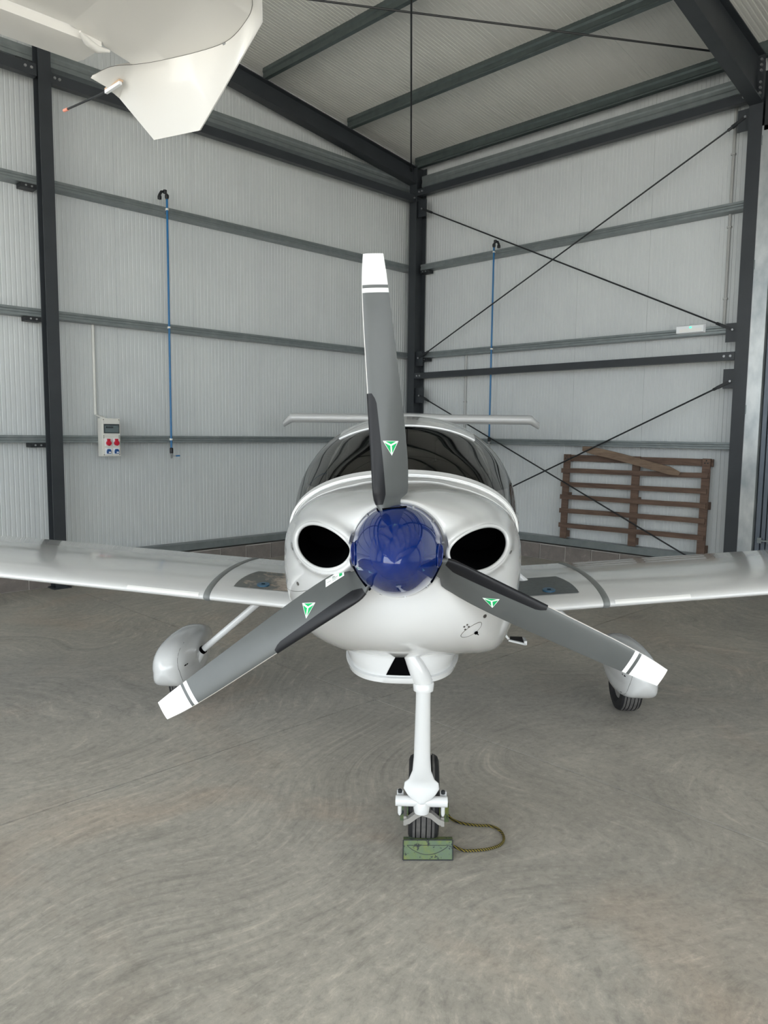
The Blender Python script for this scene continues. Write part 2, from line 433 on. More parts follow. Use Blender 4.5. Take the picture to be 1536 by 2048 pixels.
def rafter(lab, y0, y1, depth, haunch=0, bolts=False):
    t = thing('roof_rafter', lab, 'rafter', (0, (y0+y1)/2, 5.6)); hw = (y1-y0)/2
    def sec(x, d):
        zt = rtop(x)-.003-5.6; zb = zt-d
        return [(x, -hw, zb), (x, hw, zb), (x, hw, zb+.012), (x, .004, zb+.012), (x, .004, zt-.012), (x, hw, zt-.012), (x, hw, zt), (x, -hw, zt), (x, -hw, zt-.012), (x, -.004, zt-.012), (x, -.004, zb+.012), (x, -hw, zb+.012)]
    R = [sec(-.11, depth+haunch), sec(-3.2, depth), sec(RIDGE, depth), sec(XW+.2, depth)]
    s = B(); s.loft(R, True, True, True); s.make('beam', 'dark_steel', t)
    if bolts:
        s = B().box((-.135, -hw, -.30), (-.112, hw, .18)); s.make('end_plate', 'dark_steel', t)
    for zz in bolts or ():
        for yy in (-.045,):
            B().tube([(-.125, yy, zz), (-.16, yy, zz)], .013, 8).make('bolt', 'bolt_steel', t)
    return t
rafter('dark grey gable rafter rising along the top of the left wall', -.145, 0, .25)
rafter('deep dark grey roof rafter crossing the top right corner of the picture', -5.18, -5.035, .34, .15, (.12, .065, .01, -.11, -.165, -.22))
rafter('dark grey roof rafter above and behind the viewer', -10.2, -10.06, .34, .1)
# eave / mid beams (square tubes)
def beam(lab, p, q, wdt, hgt, side, bolts=()):
    o = B().bar(p, q, wdt, hgt, side)
    t = thing('steel_beam', lab, 'beam', p); b = o.make('tube', 'dark_steel'); b.parent = t
    for v in b.data.vertices: v.co -= Vector(p)
    for bp, bd in bolts:
        k = B().tube([Vector(bp)-Vector(p), Vector(bp)+Vector(bd)*.018-Vector(p)], .014, 8).make('bolt', 'bolt_steel', t)
    return t
beam('dark grey square beam along the top of the right wall', (-.06, -.147, 5.397), (-.06, -5.03, 5.397), .09, .092, (1, 0, 0), [((-.105, -.2, 5.4), (-1, 0, 0)), ((-.105, -.26, 5.4), (-1, 0, 0)), ((-.105, -4.97, 5.4), (-1, 0, 0))])
beam('dark grey square beam at mid height across the right wall', (-.06, -.147, 2.622), (-.06, -5.03, 2.632), .09, .09, (1, 0, 0), [((-.105, -.21, 2.62), (-1, 0, 0)), ((-.105, -.27, 2.62), (-1, 0, 0)), ((-.105, -4.92, 2.63), (-1, 0, 0)), ((-.105, -4.99, 2.63), (-1, 0, 0))])
beam('dark grey square beam near the top of the left wall between column and corner', (-.115, -.075, 5.315), (-5.628, -.075, 5.315), .09, .105, (0, 1, 0), [((-5.54, -.12, 5.32), (0, -1, 0)), ((-5.59, -.12, 5.32), (0, -1, 0)), ((-.14, -.12, 5.32), (0, -1, 0))])
beam('dark grey square beam left of the left column ending at the picture edge', (-5.764, -.075, 5.345), (-11.32, -.075, 5.345), .09, .115, (0, 1, 0), [((-5.82, -.12, 5.35), (0, -1, 0)), ((-5.88, -.12, 5.35), (0, -1, 0))])
# wall girts (galvanised C rails) -------------------------------------------
def girt(lab, along, a, b, z0, z1, d=.155, cleats=()):
    t = thing('wall_girt', lab, 'rail', (a, .0, z0) if along == 'x' else (0, a, z0), 0, None)
    h = z1-z0; k = .003; L = b-a
    P = [(0, 0), (0, h), (d, h), (d, h-k), (k, h-k), (k, k), (d, k), (d, 0)]
    # shallow groove on the face for a sigma profile
    P = [(0, 0), (0, h*.30), (.008, h*.40), (.008, h*.62), (0, h*.72), (0, h), (d, h), (d, h-k), (k*4, h-k), (k*4, k), (d, k), (d, 0)]
    s = B().prism([(0, dd, z) if along == 'x' else (dd, 0, z) for dd, z in P], (L, 0, 0) if along == 'x' else (0, L, 0))
    s.make('rail', 'galvanised', t)
    for c, sg in cleats:
        c0 = c-a
        s = B()
        if along == 'x':
            s.box((min(c0, c0+sg*.16), .002, -.05), (max(c0, c0+sg*.16), .12, -.004)).box((min(c0, c0+sg*.16), -.004, -.05), (max(c0, c0+sg*.16), .002, -.001))
        else:
            s.box((.002, min(c0, c0+sg*.16), -.05), (.12, max(c0, c0+sg*.16), -.004)).box((-.004, min(c0, c0+sg*.16), -.05), (.002, max(c0, c0+sg*.16), -.001))
        s.make('cleat', 'black_plate', t)
        for e in (.05, .11):
            s = B()
            if along == 'x': s.tube([(c0+sg*e, -.004, -.027), (c0+sg*e, -.012, -.027)], .010, 8)
            else: s.tube([(-.004, c0+sg*e, -.027), (-.012, c0+sg*e, -.027)], .010, 8)
            s.make('bolt', 'bolt_steel', t)
    return t
for nm, z0, z1 in (('upper', 4.252, 4.338), ('middle', 2.905, 2.99), ('lower', 1.582, 1.66)):
    girt(f'{nm} galvanised wall rail on the left wall between column and corner', 'x', -5.70, -.0, z0, z1)
    girt(f'{nm} galvanised wall rail left of the left column at the picture edge', 'x', -11.38, -5.70, z0, z1, cleats=((-5.76, -1),))
    girt(f'{nm} galvanised wall rail on the right wall behind the brace rods', 'y', -5.035, -.147, z0, z1, cleats=((-.15, -1),) if nm != 'lower' else ())
girt('galvanised rail just above the dark beam at the top of the left wall', 'x', -5.70, -.0, 5.47, 5.62)
girt('galvanised rail at the top left behind the second aircraft wing', 'x', -11.38, -5.70, 5.47, 5.60, cleats=((-5.76, -1),))
girt('galvanised eave rail just above the dark beam on the right wall', 'y', -5.035, -.147, 5.50, 5.66, .14)
# purlins ---------------------------------------------------------------------
def purlin(lab, xc):
    """Z purlin spanning between rafters, 0.2 high, leaning with the roof"""
    t = thing('roof_purlin', lab, 'purlin', (xc, 0, rtop(xc)), 0, None)
    sl = math.atan(.132)*(1 if xc > RIDGE else -1); M = Matrix.Rotation(sl, 4, 'Y')
    # web with central groove, lips
    P = [(-.055, 0), (-.055, .018), (-.051, .018), (-.051, .004), (.0, .004), (.0, .05), (.014, .07), (.014, .13), (.0, .15), (0, .196), (.05, .196), (.05, .18), (.054, .18), (.054, .2), (-.004, .2), (-.004, .152), (.010, .132), (.010, .072), (-.004, .052), (-.004, 0)]
    pts = [M @ Vector((px, 0, pz)) for px, pz in P]
    s = B().prism([(p.x, 0, p.z) for p in pts], (0, YW_+.1, 0)); s.make('web', 'galvanised_shaded', t)
    for yy in (-.06, -.11): B().tube([(-.012, yy, .03), (-.024, yy, .03)], .010, 8).make('bolt', 'bolt_steel', t)
    return t
labs = ['galvanised roof purlin nearest the right wall, lowest of the purlins', 'second galvanised roof purlin from the right wall crossing mid ceiling', 'third galvanised roof purlin, highest one in view near the wing tip']
xs_ = [-.02, -1.44, -2.90, -4.46, -5.94, -7.42, -9.8, -11.3, -12.8, -14.3, -15.8]
for i, xc in enumerate(xs_):
    if xc < XW+.3: continue
    t = purlin(labs[i] if i < 3 else 'galvanised roof purlin overhead outside the top of the view', xc)
    if i >= 3: t['group'] = 'purlins above the view'
# brace rods with forked ends ---------------------------------------------------
def brace(lab, p, q, r=.010, fork=.16, gp=True, gside=None, ends=(1, 1)):
    p = Vector(p); q = Vector(q); d = (q-p).normalized()
    t = thing('brace_rod', lab, 'brace', p)
    B().tube([d*fork*.5*ends[0], (q-p)-d*fork*.5*ends[1]], r, 8).make('rod', 'black_plate', t, True)
    for k, (e, sgn) in enumerate(((Vector((0, 0, 0)), 1), (q-p, -1))):
        if not ends[k]: continue
        s = B(); a = e; b = e+d*sgn*fork
        for o in (-1, 1): s.bar(a+Vector((o*.014, 0, 0)), b+Vector((o*.014, 0, 0)), .008, .034, (1, 0, 0))
        s.tube([b-d*sgn*.04, b+d*sgn*.05], .017, 8)
        s.make('fork_end', 'black_plate', t)
        s = B().tube([e+Vector((-.03, 0, 0)), e+Vector((.03, 0, 0))], .013, 8); s.make('bolt', 'bolt_steel', t)
    return t
X0 = -.05
brace('upper brace rod sloping down from the corner column to the emergency lamp side', (X0, -.22, 5.155), (X0, -4.98, 2.925))
brace('upper brace rod sloping up from the corner column to the top right', (X0, -.19, 2.90), (X0, -4.985, 5.205))
brace('lower brace rod sloping down from the corner column past the pallet', (X0, -.22, 2.315), (X0, -5.0, .11))
brace('lower brace rod running up over the pallet to the right column', (X0, -.19, .13), (X0, -4.985, 2.352))
zr = lambda x: 5.70-.14*x
brace('roof brace rod starting at the corner column and running toward the picture top', (-.14, -.05, zr(-.14)), (-5.52, -5.06, zr(-5.5)), .011, .12)
brace('roof brace rod ending at the deep rafter in the top right', (-.30, -5.04, zr(-.3)), (-5.40, -.12, zr(-5.4)), .011, .12)
def gusset(lab, y0, y1, z0, z1):
    o = B().box((X0-.006, y0, z0), (X0+.006, y1, z1)).make('gusset_plate', 'dark_steel')
    tag(recenter(o, (X0, y0, z0)), lab, 'plate')
gusset('dark plate at the top of the corner column holding a brace rod', -.30, -.0, 5.04, 5.285)
gusset('dark plate on the corner column just above the mid beam', -.27, -.0, 2.78, 3.0)
gusset('dark plate on the corner column just below the mid beam', -.30, -.0, 2.20, 2.44)
gusset('dark plate at the top of the right column holding a brace rod', -5.06, -4.90, 5.06, 5.29)
gusset('dark plate on the right column beside the emergency lamp', -5.06, -4.90, 2.79, 3.0)
gusset('dark plate on the right column below the mid beam', -5.06, -4.90, 2.27, 2.49)
# galvanised door jamb strip and door leaf stack -----------------------------------
s = B().box((-.10, -5.325, 0), (-.085, -5.158, 5.05)).box((-.10, -5.335, 0), (.1, -5.325, 5.05))
jamb = thing('door_jamb_strip', 'bright galvanised cover strip beside the right column', 'strip', (0, 0, 0))
s.make('cover', 'galvanised_bright', jamb)
for zz in (1.98, 3.55, 4.85):
    B().box((-.106, -5.19, zz), (-.0995, -5.165, zz+.10)).make('weld_tab', 'galvanised', jamb)
d1 = struct(B().box((.02, -5.9, .04), (.05, -5.34, 5.0)).make('door_1', 'door_steel'))
for y0, wd, dx in ((-5.40, .045, -.06), (-5.455, .042, -.05), (-5.51, .040, -.06), (-5.60, .07, -.07), (-5.72, .05, -.06), (-5.82, .06, -.06)):
    B().box((dx, y0, .03), (.02, y0+wd, 4.95)).make('door_profile', 'door_steel', d1)
B().box((-.085, -5.43, .55), (-.06, -5.385, .61)).box((-.11, -5.60, .572), (-.085, -5.40, .588)).box((-.10, -5.56, .55), (-.07, -5.50, .61)).make('latch_bolt', 'galvanised', d1)
B().box((-.1, -15, 5.0), (.1, -5.2, 5.35)).make('door_track', 'black_plate', d1)

# ================================================================ WALL FITTINGS
t = thing('distribution_box', 'grey electrical box with two red and two blue sockets on the left wall', 'electrical box', (-5.072, 0, 1.43))
s = B().box((-.107, -.10, 0), (.107, 0, .425)); s.make('body', 'box_grey', t)
B().box((-.099, -.108, .222), (.099, -.10, .418)).make('upper_cover', 'box_grey', t)
B().box((-.099, -.108, .008), (.099, -.10, .216)).make('lower_cover', 'box_grey', t)
wdw = B().box((-.088, -.116, .258), (.092, -.108, .362)).make('window_frame', 'box_window_frame', t)
B().box((-.078, -.118, .268), (.082, -.116, .345)).make('window_pane', 'box_window', wdw)
for i in range(5): B().box((-.066+i*.018, -.120, .315), (-.056+i*.018, -.118, .335)).make('breaker_switch', 'fitting_black', wdw)
for xx in (-.04, .052):
    sk = B().box((xx-.038, -.114, .118), (xx+.034, -.108, .200)).make('socket_plate', 'socket_white', t)
    s = B().lathe([(.028, 0), (.030, -.02), (.024, -.034), (0.0001, -.036)], (xx, -.112, .148), 'Y', 16); s.box((xx-.016, -.135, .160), (xx+.016, -.112, .197))
    s.make('red_socket', 'socket_red', sk)
    sk = B().box((xx-.038, -.114, .022), (xx+.034, -.108, .092)).make('socket_plate', 'socket_white', t)
    s = B().prism([(xx-.022, -.130, .03), (xx+.024, -.130, .03), (xx+.026, -.130, .06), (xx+.014, -.130, .082), (xx-.014, -.130, .082), (xx-.024, -.130, .06)], (0, .018, 0)); s.make('blue_socket', 'socket_blue', sk)
    B().box((xx-.006, -.134, .038), (xx+.018, -.130, .052)).make('socket_lid_mark', 'socket_white', sk)
for xx in (-.09, .09):
    for zz in (.41, .228, .208, .018): B().tube([(xx, -.108, zz), (xx, -.111, zz)], .005, 8).make('screw', 'fitting_black', t)
t = tag(recenter(B().tube([(-5.14, PY-.02, 2.93), (-5.14, PY-.02, 1.90), (-5.13, -.05, 1.855)], .017, 10).make('conduit_pipe', 'pvc_white', None, True), (-5.14, PY-.02, 1.85)), 'pale plastic conduit running down into the electrical box', 'conduit')
for lab, yy, z0, z1 in (('grey plastic conduit on the right wall left of the blue pipe', -.985, .3, 2.91), ('grey plastic conduit on the right wall near the right column', -4.80, 3.0, 5.60)):
    t = thing('conduit_pipe', lab, 'conduit', (PX-.02, yy, z0))
    B().tube([(0, 0, 0), (0, 0, z1-z0)], .017, 10).make('pipe', 'pvc_grey', t, True)
    z = .3
    while z < z1-z0: B().box((-.022, -.024, z), (.02, .024, z+.02)).make('pipe_clip', 'pvc_grey', t); z += .8
def airpipe(lab, along, u, zt, zb, du):
    """blue compressed-air drop: along the wall coordinate u"""
    def P(a, d, z): return (a, d, z) if along == 'x' else (d, a, z)
    t = thing('air_pipe', lab, 'pipe', P(u, -.016, zb)); 
    def Q(a, d, z): return P(a, d, z-0)
    h = zt-zb
    B().tube([Q(0, 0, .10), Q(0, 0, h)], .0125, 10).make('pipe', 'pipe_blue', t, True)
    s = B().tube([Q(0, 0, h-.03), Q(0, 0, h+.02), Q(du*.25, 0, h+.05), Q(du*.75, 0, h+.04), Q(du, 0, h), Q(du, 0, h-.05)], .016, 10)
    for a, z in ((0, h), (du*.25, h+.05), (du, h-.03)): s.lathe([(.0001, -.024), (.022, -.02), (.024, 0), (.022, .02), (.0001, .024)], Q(a, 0, z), 'Z', 10)
    s.make('elbow_fitting', 'fitting_black', t, True)
    for z in (4.31, 2.95, 1.62):
        if z < zt-.05:
            B().lathe([(.018, -.010), (.018, .010)], Q(0, 0, z-zb), 'Z', 12).box(*[(-.012, .0, z-zb-.012), (.012, .03, z-zb+.012)] if along == 'x' else [(0, -.012, z-zb-.012), (.03, .012, z-zb+.012)]).make('pipe_clip', 'pvc_white', t)
    B().lathe([(.016, .05), (.021, .06), (.021, .11), (.014, .12)], (0, 0, 0), 'Z', 12).make('coupling', 'fitting_black', t, True)
    B().lathe([(.008, -.01), (.012, 0), (.012, .035), (.016, .04), (.016, .05)], (0, 0, 0), 'Z', 12).make('ball_valve', 'bolt_steel', t, True)
    s = B().bar(Q(.01, -.02, .02), Q(.055, -.02, .02), .006, .01); s.make('lever', 'bolt_steel', t)
    s = B().bar(Q(.045, -.02, .02), Q(.10, -.02, .022), .012, .016); s.make('lever_grip', 'pipe_blue', t)
airpipe('blue air pipe with valve hanging on the left wall right of the electrical box', 'x', -4.275, 4.455, 1.40, -.095)
airpipe('blue air pipe on the right wall behind the tailplane', 'y', -1.575, 4.40, 1.56, -.085)
t = thing('emergency_light', 'small white emergency lamp with a green dot on the right wall rail', 'lamp', (-.002, -4.49, 2.925))
s = B().prism([(0, -.16, 0), (-.045, -.15, .012), (-.045, -.15, .09), (0, -.16, .105)], (0, .32, 0)); s.make('housing', 'socket_white', t)
B().box((-.050, -.13, .018), (-.045, .13, .055)).make('diffuser', 'white_matt', t)
B().box((-.052, -.012, .062), (-.045, .012, .078)).make('indicator', 'green_lamp', t)

# pallet leaning on the base rail ----------------------------------------------------
pal = thing('wooden_pallet', 'worn brown wooden pallet standing on edge against the right wall', 'pallet', (.128, -3.77, .324))
lean = Matrix.Rotation(radians(2.0), 4, 'Y') @ Matrix.Translation((-.10, 0, 0))
def pw(s, a, b, name, m='pallet_wood'): return s
for yy, w_ in ((.93, .095), (-.07, .10), (-.95, .095)):
    B().box((-.012, yy-w_/2, 0), (.012, yy+w_/2, 1.14), lean).make('stringer_board', 'pallet_wood', pal)
for i, (zc, tilt) in enumerate(((.175, .028), (.375, .026), (.56, .024), (.735, .02), (.92, .02))):
    ya, yb = .985-.008*(4-i)*-1*0, -.985
    off = -.012*(i-2)
    s = B(); V = []
    n = 8
    for k in range(n+1):
        yy = .99+off*-1*0+(.0) - (1.975)*k/n; z0 = zc + tilt*k/n + random.uniform(-.003, .003)
        V += [(-.036, yy, z0-.031), (-.014, yy, z0-.031), (-.014, yy, z0+.031), (-.036, yy, z0+.031)]
    Fc = [(4*k+a, 4*k+(a+1) % 4, 4*k+4+(a+1) % 4, 4*k+4+a) for k in range(n) for a in range(4)] + [(3, 2, 1, 0), (4*n, 4*n+1, 4*n+2, 4*n+3)]
    s.add([lean @ Vector(v) for v in V], Fc).make('deck_board', 'pallet_wood', pal)
B().box((.012, -1.02, 1.05), (.034, .97, 1.135), lean).make('deck_board', 'pallet_wood', pal)
for yy in (.93, -.07, -.95):
    for zc in (.06, .58, 1.09): B().box((.012, yy-.05, zc-.045), (.085, yy+.05, zc+.045), lean).make('block', 'pallet_wood', pal)
for yy in (.93, -.95):
    s = B()
    for k in range(3):
        a = 2*pi*k/3+pi/2; s.tube([lean @ Vector((-.0135, yy+.02*cos(a), 1.095+.02*sin(a))), lean @ Vector((-.012, yy+.02*cos(a), 1.095+.02*sin(a)))], .009, 8)
    s.make('burnt_mark', 'black_plate', pal)
# broken plank
n = 10; V = []
for k in range(n+1):
    f = k/n; yy = -3.12-1.33*f; zz = 1.548-.255*f+.01*sin(f*5); hh = .048 if 0 < k < n else .03
    if k == n: yy += .03
    V += [(-.030, yy, zz-hh), (-.006, yy, zz-hh), (-.006, yy-(.02 if k == n else 0), zz+hh*(.4 if k == n else 1)), (-.030, yy, zz+hh)]
Fc = [(4*k+a, 4*k+(a+1) % 4, 4*k+4+(a+1) % 4, 4*k+4+a) for k in range(n) for a in range(4)] + [(3, 2, 1, 0), (4*n, 4*n+1, 4*n+2, 4*n+3)]
tag(recenter(mk('broken_plank', V, Fc, 'old_plank_wood'), (-.02, -3.78, 1.41)), 'weathered broken plank lying slanted across the top of the pallet', 'plank')
#PART2
# ================================================================ AIRCRAFT
CY = Vector((cos(YAW), sin(YAW), 0)); CR = Vector((sin(YAW), -cos(YAW), 0)); YR = .042
A0 = Vector((CAM.x, CAM.y, 0)) + CR*.047 + CY*2.40
AX = CR*cos(YR) - CY*sin(YR)
plane = thing('light_aircraft', 'white propeller aircraft with a blue spinner standing nose to the viewer', 'aircraft', A0, math.atan2(AX.y, AX.x))
# local frame: x to the right of the picture, y aft, z up
def interp(tab, x, k):
    if x <= tab[0][0]: return tab[0][k]
    for a, b in zip(tab, tab[1:]):
        if x <= b[0]:
            t = (x-a[0])/(b[0]-a[0]); t = t*t*(3-2*t) if False else t
            return a[k]*(1-t)+b[k]*t
    return tab[-1][k]
def smooth_tab(tab, k, x):
    """Catmull-Rom through the table"""
    n = len(tab)
    i = 0
    while i < n-2 and x > tab[i+1][0]: i += 1
    x0, x1 = tab[i][0], tab[i+1][0]; t = min(1, max(0, (x-x0)/(x1-x0)))
    p0 = tab[max(i-1, 0)]; p1 = tab[i]; p2 = tab[i+1]; p3 = tab[min(i+2, n-1)]
    m1 = (p2[k]-p0[k])/max(p2[0]-p0[0], 1e-6)*(x1-x0); m2 = (p3[k]-p1[k])/max(p3[0]-p1[0], 1e-6)*(x1-x0)
    return (2*t**3-3*t*t+1)*p1[k] + (t**3-2*t*t+t)*m1 + (-2*t**3+3*t*t)*p2[k] + (t**3-t*t)*m2

OUT = [(-.492, 1.225), (-.486, 1.133), (-.460, 1.03), (-.40, .935), (-.335, .893), (-.248, .860), (-.12, .842), (0, .836), (.12, .842), (.263, .848), (.36, .852), (.41, .874), (.448, .94), (.474, 1.03),
       (.488, 1.128), (.494, 1.225), (.484, 1.31), (.45, 1.39), (.385, 1.448), (.29, 1.492), (.19, 1.518), (0, 1.532), (-.19, 1.518), (-.29, 1.492), (-.385, 1.448), (-.45, 1.385), (-.484, 1.31)]
OC = (0.0, 1.17)
pol = sorted([(math.atan2(z-OC[1], x-OC[0]) % (2*pi), math.hypot(x-OC[0], z-OC[1])) for x, z in OUT])
pol = [(a-2*pi, r) for a, r in pol[-3:]] + pol + [(a+2*pi, r) for a, r in pol[:3]]
def out_r(a): return smooth_tab(pol, 1, a % (2*pi))
RC = (0.0, 1.350); RR = .163
INL = [(-.266, 1.342, .112, .073, 0), (.274, 1.342, .114, .073, 0)]
def ellipse_d(x, z, e):
    dx = x-e[0]; dz = z-e[1]; c = cos(e[4]); s = sin(e[4]); u = dx*c+dz*s; v = -dx*s+dz*c
    u /= e[2]; v /= e[3]; return sqrt(u*u+v*v)
def cowl_pt(a, g):
    ro = out_r(a); x1 = OC[0]+ro*cos(a); z1 = OC[1]+ro*sin(a)
    x0 = RC[0]+RR*cos(a); z0 = RC[1]+RR*sin(a)
    # lateral bulging: the chin sweeps in below
    x = x0+(x1-x0)*g; z = z0+(z1-z0)*g
    e = 1.55 + .5*max(0, -sin(a)); h = 1-(1-g**e)**(1/e)
    y = .065 + .685*h
    for q in INL:
        d = ellipse_d(x, z, q)
        y -= .040*math.exp(-((d-1.12)/.22)**2)*(1 if g < .93 else max(0, (1-g)/.07))
    return Vector((x, y, z))
NA = 300; rings = []
gs = [0, .015] + [sin(pi/2*(i/84))**1.0 for i in range(2, 85)]
gs = sorted(set(gs))
# front lip ring (closed nose bowl)
def ringpt(r, y): return [Vector((RC[0]+r*cos(2*pi*k/NA), y, RC[1]+r*sin(2*pi*k/NA))) for k in range(NA)]
rings.append(ringpt(.135, .10)); rings.append(ringpt(.150, .062)); rings.append(ringpt(.157, .057))
for g in gs: rings.append([cowl_pt(2*pi*k/NA, g) for k in range(NA)])
outl = rings[-1]
rings.append([p+Vector((0, .06, 0)) for p in outl])
rings.append([Vector((p.x*.98, .82, OC[1]+(p.z-OC[1])*.98)) for p in outl])
cow = B().loft(rings, True, True, True).make('cowling', 'white_gelcoat', plane, True, 45)
cow.data.materials.append(MT['inlet_dark'])
def boolcut(target, cutter):
    md = target.modifiers.new('b', 'BOOLEAN'); md.operation = 'DIFFERENCE'; md.solver = 'EXACT'; md.object = cutter
    dg = bpy.context.evaluated_depsgraph_get(); me = bpy.data.meshes.new_from_object(target.evaluated_get(dg))
    target.modifiers.clear(); old = target.data; target.data = me; me.name = old.name; bpy.data.meshes.remove(old)
    bpy.data.objects.remove(cutter, do_unlink=True)
bv = bvhtree.BVHTree.FromObject(cow, bpy.context.evaluated_depsgraph_get())
def snapy(x, z, tree=None, y0=-1.0):
    h = (tree or bv).ray_cast(Vector((x, y0, z)), Vector((0, 1, 0)))
    return h[0].y if h[0] else None
rimc = []
for q in INL:
    c = cos(q[4]); s_ = sin(q[4]); E = []
    for k in range(56):
        a = 2*pi*k/56; dn = 1 if q[0] < 0 else -1
        u = q[2]*cos(a); v = q[3]*sin(a)*(1-.03*cos(a)*dn); E.append((q[0]+u*c-v*s_, q[1]+u*s_+v*c))
    rimc.append(E)
    s = B(); s.loft([[(x, -.02, z) for x, z in E], [(x, .30, z) for x, z in E], [(q[0]+(x-q[0])*.8, .5, q[1]+(z-q[1])*.8) for x, z in E]], True, True, True)
    ct = s.make('cut', ['white_gelcoat', 'inlet_dark'], plane)
    for f in ct.data.polygons: f.material_index = 1
    boolcut(cow, ct)
bmx = bmesh.new(); bmx.from_mesh(cow.data)
di = [i for i, m_ in enumerate(cow.data.materials) if m_ and m_.name.startswith('inlet_dark')]
for f in bmx.faces:
    c = f.calc_center_median()
    inside = any(ellipse_d(c.x, c.z, q) < .985 for q in INL) and c.y < .6 and c.y > snapy(c.x, c.z) + .004 if snapy(c.x, c.z) is not None else False
    f.smooth = True
    if inside: f.material_index = di[0]; f.smooth = False
bmx.to_mesh(cow.data); bmx.free()
for E in rimc:
    yy = [snapy(x, z) for x, z in E]; m_ = len(yy)
    yy = [sum(yy[(k+d) % m_] for d in (-2, -1, 0, 1, 2))/5 for k in range(m_)]
    pts = [Vector((x, y_+.004, z)) for (x, z), y_ in zip(E, yy)]; pts.append(pts[0].copy())
    B().tube(pts, .0075, 10, False).make('inlet_rim', 'white_gelcoat', cow, True, 80)
# screws, latch and oil door on the cowling
def disc_on(x, z, r, name, m, parent, tree=None, n=12, lift=.002):
    y = snapy(x, z, tree)
    if y is None: return
    s = B(); V = [Vector((x+r*cos(2*pi*k/n), 0, z+r*sin(2*pi*k/n))) for k in range(n)]
    for v in V: v.y = (snapy(v.x, v.z, tree) or y)-lift
    s.prism(V, (0, lift*1.5, 0)); return s.make(name, m, parent)
disc_on(-.2066, 1.2459, .011, 'drain_ring', 'screw', cow); disc_on(-.2066, 1.2459, .0065, 'drain_hole', 'inlet_dark', cow, lift=.004)
for x, z in ((-.3723, 1.1777), (.374, 1.1831), (-.40, 1.30), (.405, 1.30), (.30, 1.10), (-.30, 1.06)): disc_on(x, z, .007, 'screw', 'screw', cow)
ring = []
for k in range(29):
    a = 2*pi*k/28; x = .2530+.036*cos(a); z = 1.053+.021*sin(a)+.020*cos(a)
    ring.append(Vector((x, snapy(x, z)-.0002, z)))
B().tube(ring, .0011, 6, False).make('oil_door_seam', 'screw', cow)
for x, z in ((.226, 1.073), (.236, 1.080), (.230, 1.061), (.242, 1.071)): disc_on(x, z, .0035, 'screw', 'screw', cow)
disc_on(.271, 1.040, .007, 'latch', 'inlet_dark', cow, lift=.004)
B().bar((.271, snapy(.271, 1.040)-.004, 1.040), (.280, snapy(.280, 1.030)-.004, 1.030), .002, .003).make('latch_pin', 'inlet_dark', cow)
# side seam of the cowling halves
for sg in (-1, 1):
    pts = []
    for i in range(14):
        a = (pi+.03 - .0*i) if sg < 0 else -.03; g = .30+.69*i/13
        p = cowl_pt(a, g)
        x, z = p.x, p.z-.085+.02*(i/13)
        yy = snapy(x, z)
        if yy is not None: pts.append(Vector((x, yy+.0003, z)))
    B().tube(pts, .0012, 5, False).make('cowling_seam', 'frame_grey', cow)

# lower scoop ---------------------------------------------------------------
def scoop_ring(z, f, w, y0, n=40):
    P = []
    for k in range(n+1):
        a = pi*k/n; c = cos(a); s_ = sin(a)
        x = w*(abs(c)**.72)*(1 if c > 0 else -1); y = y0+.62 - (.62)*(s_**.55)*f
        P.append(Vector((x+.006, y, z)))
    return P
sc = [(.95, 1, .232, .42), (.90, 1, .246, .412), (.865, 1, .248, .408), (.828, 1, .240, .411), (.803, 1, .232, .416), (.799, 1, .244, .405), (.779, 1, .238, .408), (.774, 1, .226, .416)]
s = B(); rr = []
for z, f, w_, y0 in sc: rr.append(scoop_ring(z, f, w_, y0))
s.loft(rr, False); 
o_ = len(s.V); s.V += [Vector(p) for p in rr[-1]]; s.F.append(tuple(range(o_, o_+len(rr[-1])))); s.I.append(0)
scp = s.make('chin_scoop', 'white_gelcoat', plane, True, 50)
tv = bvhtree.BVHTree.FromObject(scp, bpy.context.evaluated_depsgraph_get())
# triangular outlet: black sheet on the scoop, painted as the shade inside
s = B(); rows = []
for i in range(9):
    t = i/8; z = .900-.092*t; hw = .006+.048*t**.85
    rows.append([Vector((.004+hw*u, (snapy(.004+hw*u, z, tv) or .43)-.0025, z)) for u in (-1, -.5, 0, .5, 1)])
s.loft(rows, False); s.make('outlet_shade', 'inlet_dark', scp)
rows = [[Vector((.004+(.010+.01*t)*u, (snapy(.004+.01*u, .900-.022*t, tv) or .43)-.0045, .904-.022*t)) for u in (-1, 0, 1)] for t in (0, .5, 1)]
B().loft(rows, False).make('outlet_tab', 'white_matt', scp)
B().bar((-.05, .425, .806), (.062, .425, .806), .006, .004).make('outlet_lip', 'white_gelcoat', scp)
# strut fairing ridge
pts = [(.022, .450, .960), (.028, .430, .930), (.042, .418, .89), (.062, .418, .85), (.080, .426, .81), (.093, .437, .776)]
B().tube(pts, [.006, .018, .027, .033, .037, .038], 16).make('strut_fairing', 'white_gelcoat', scp, True, 60)

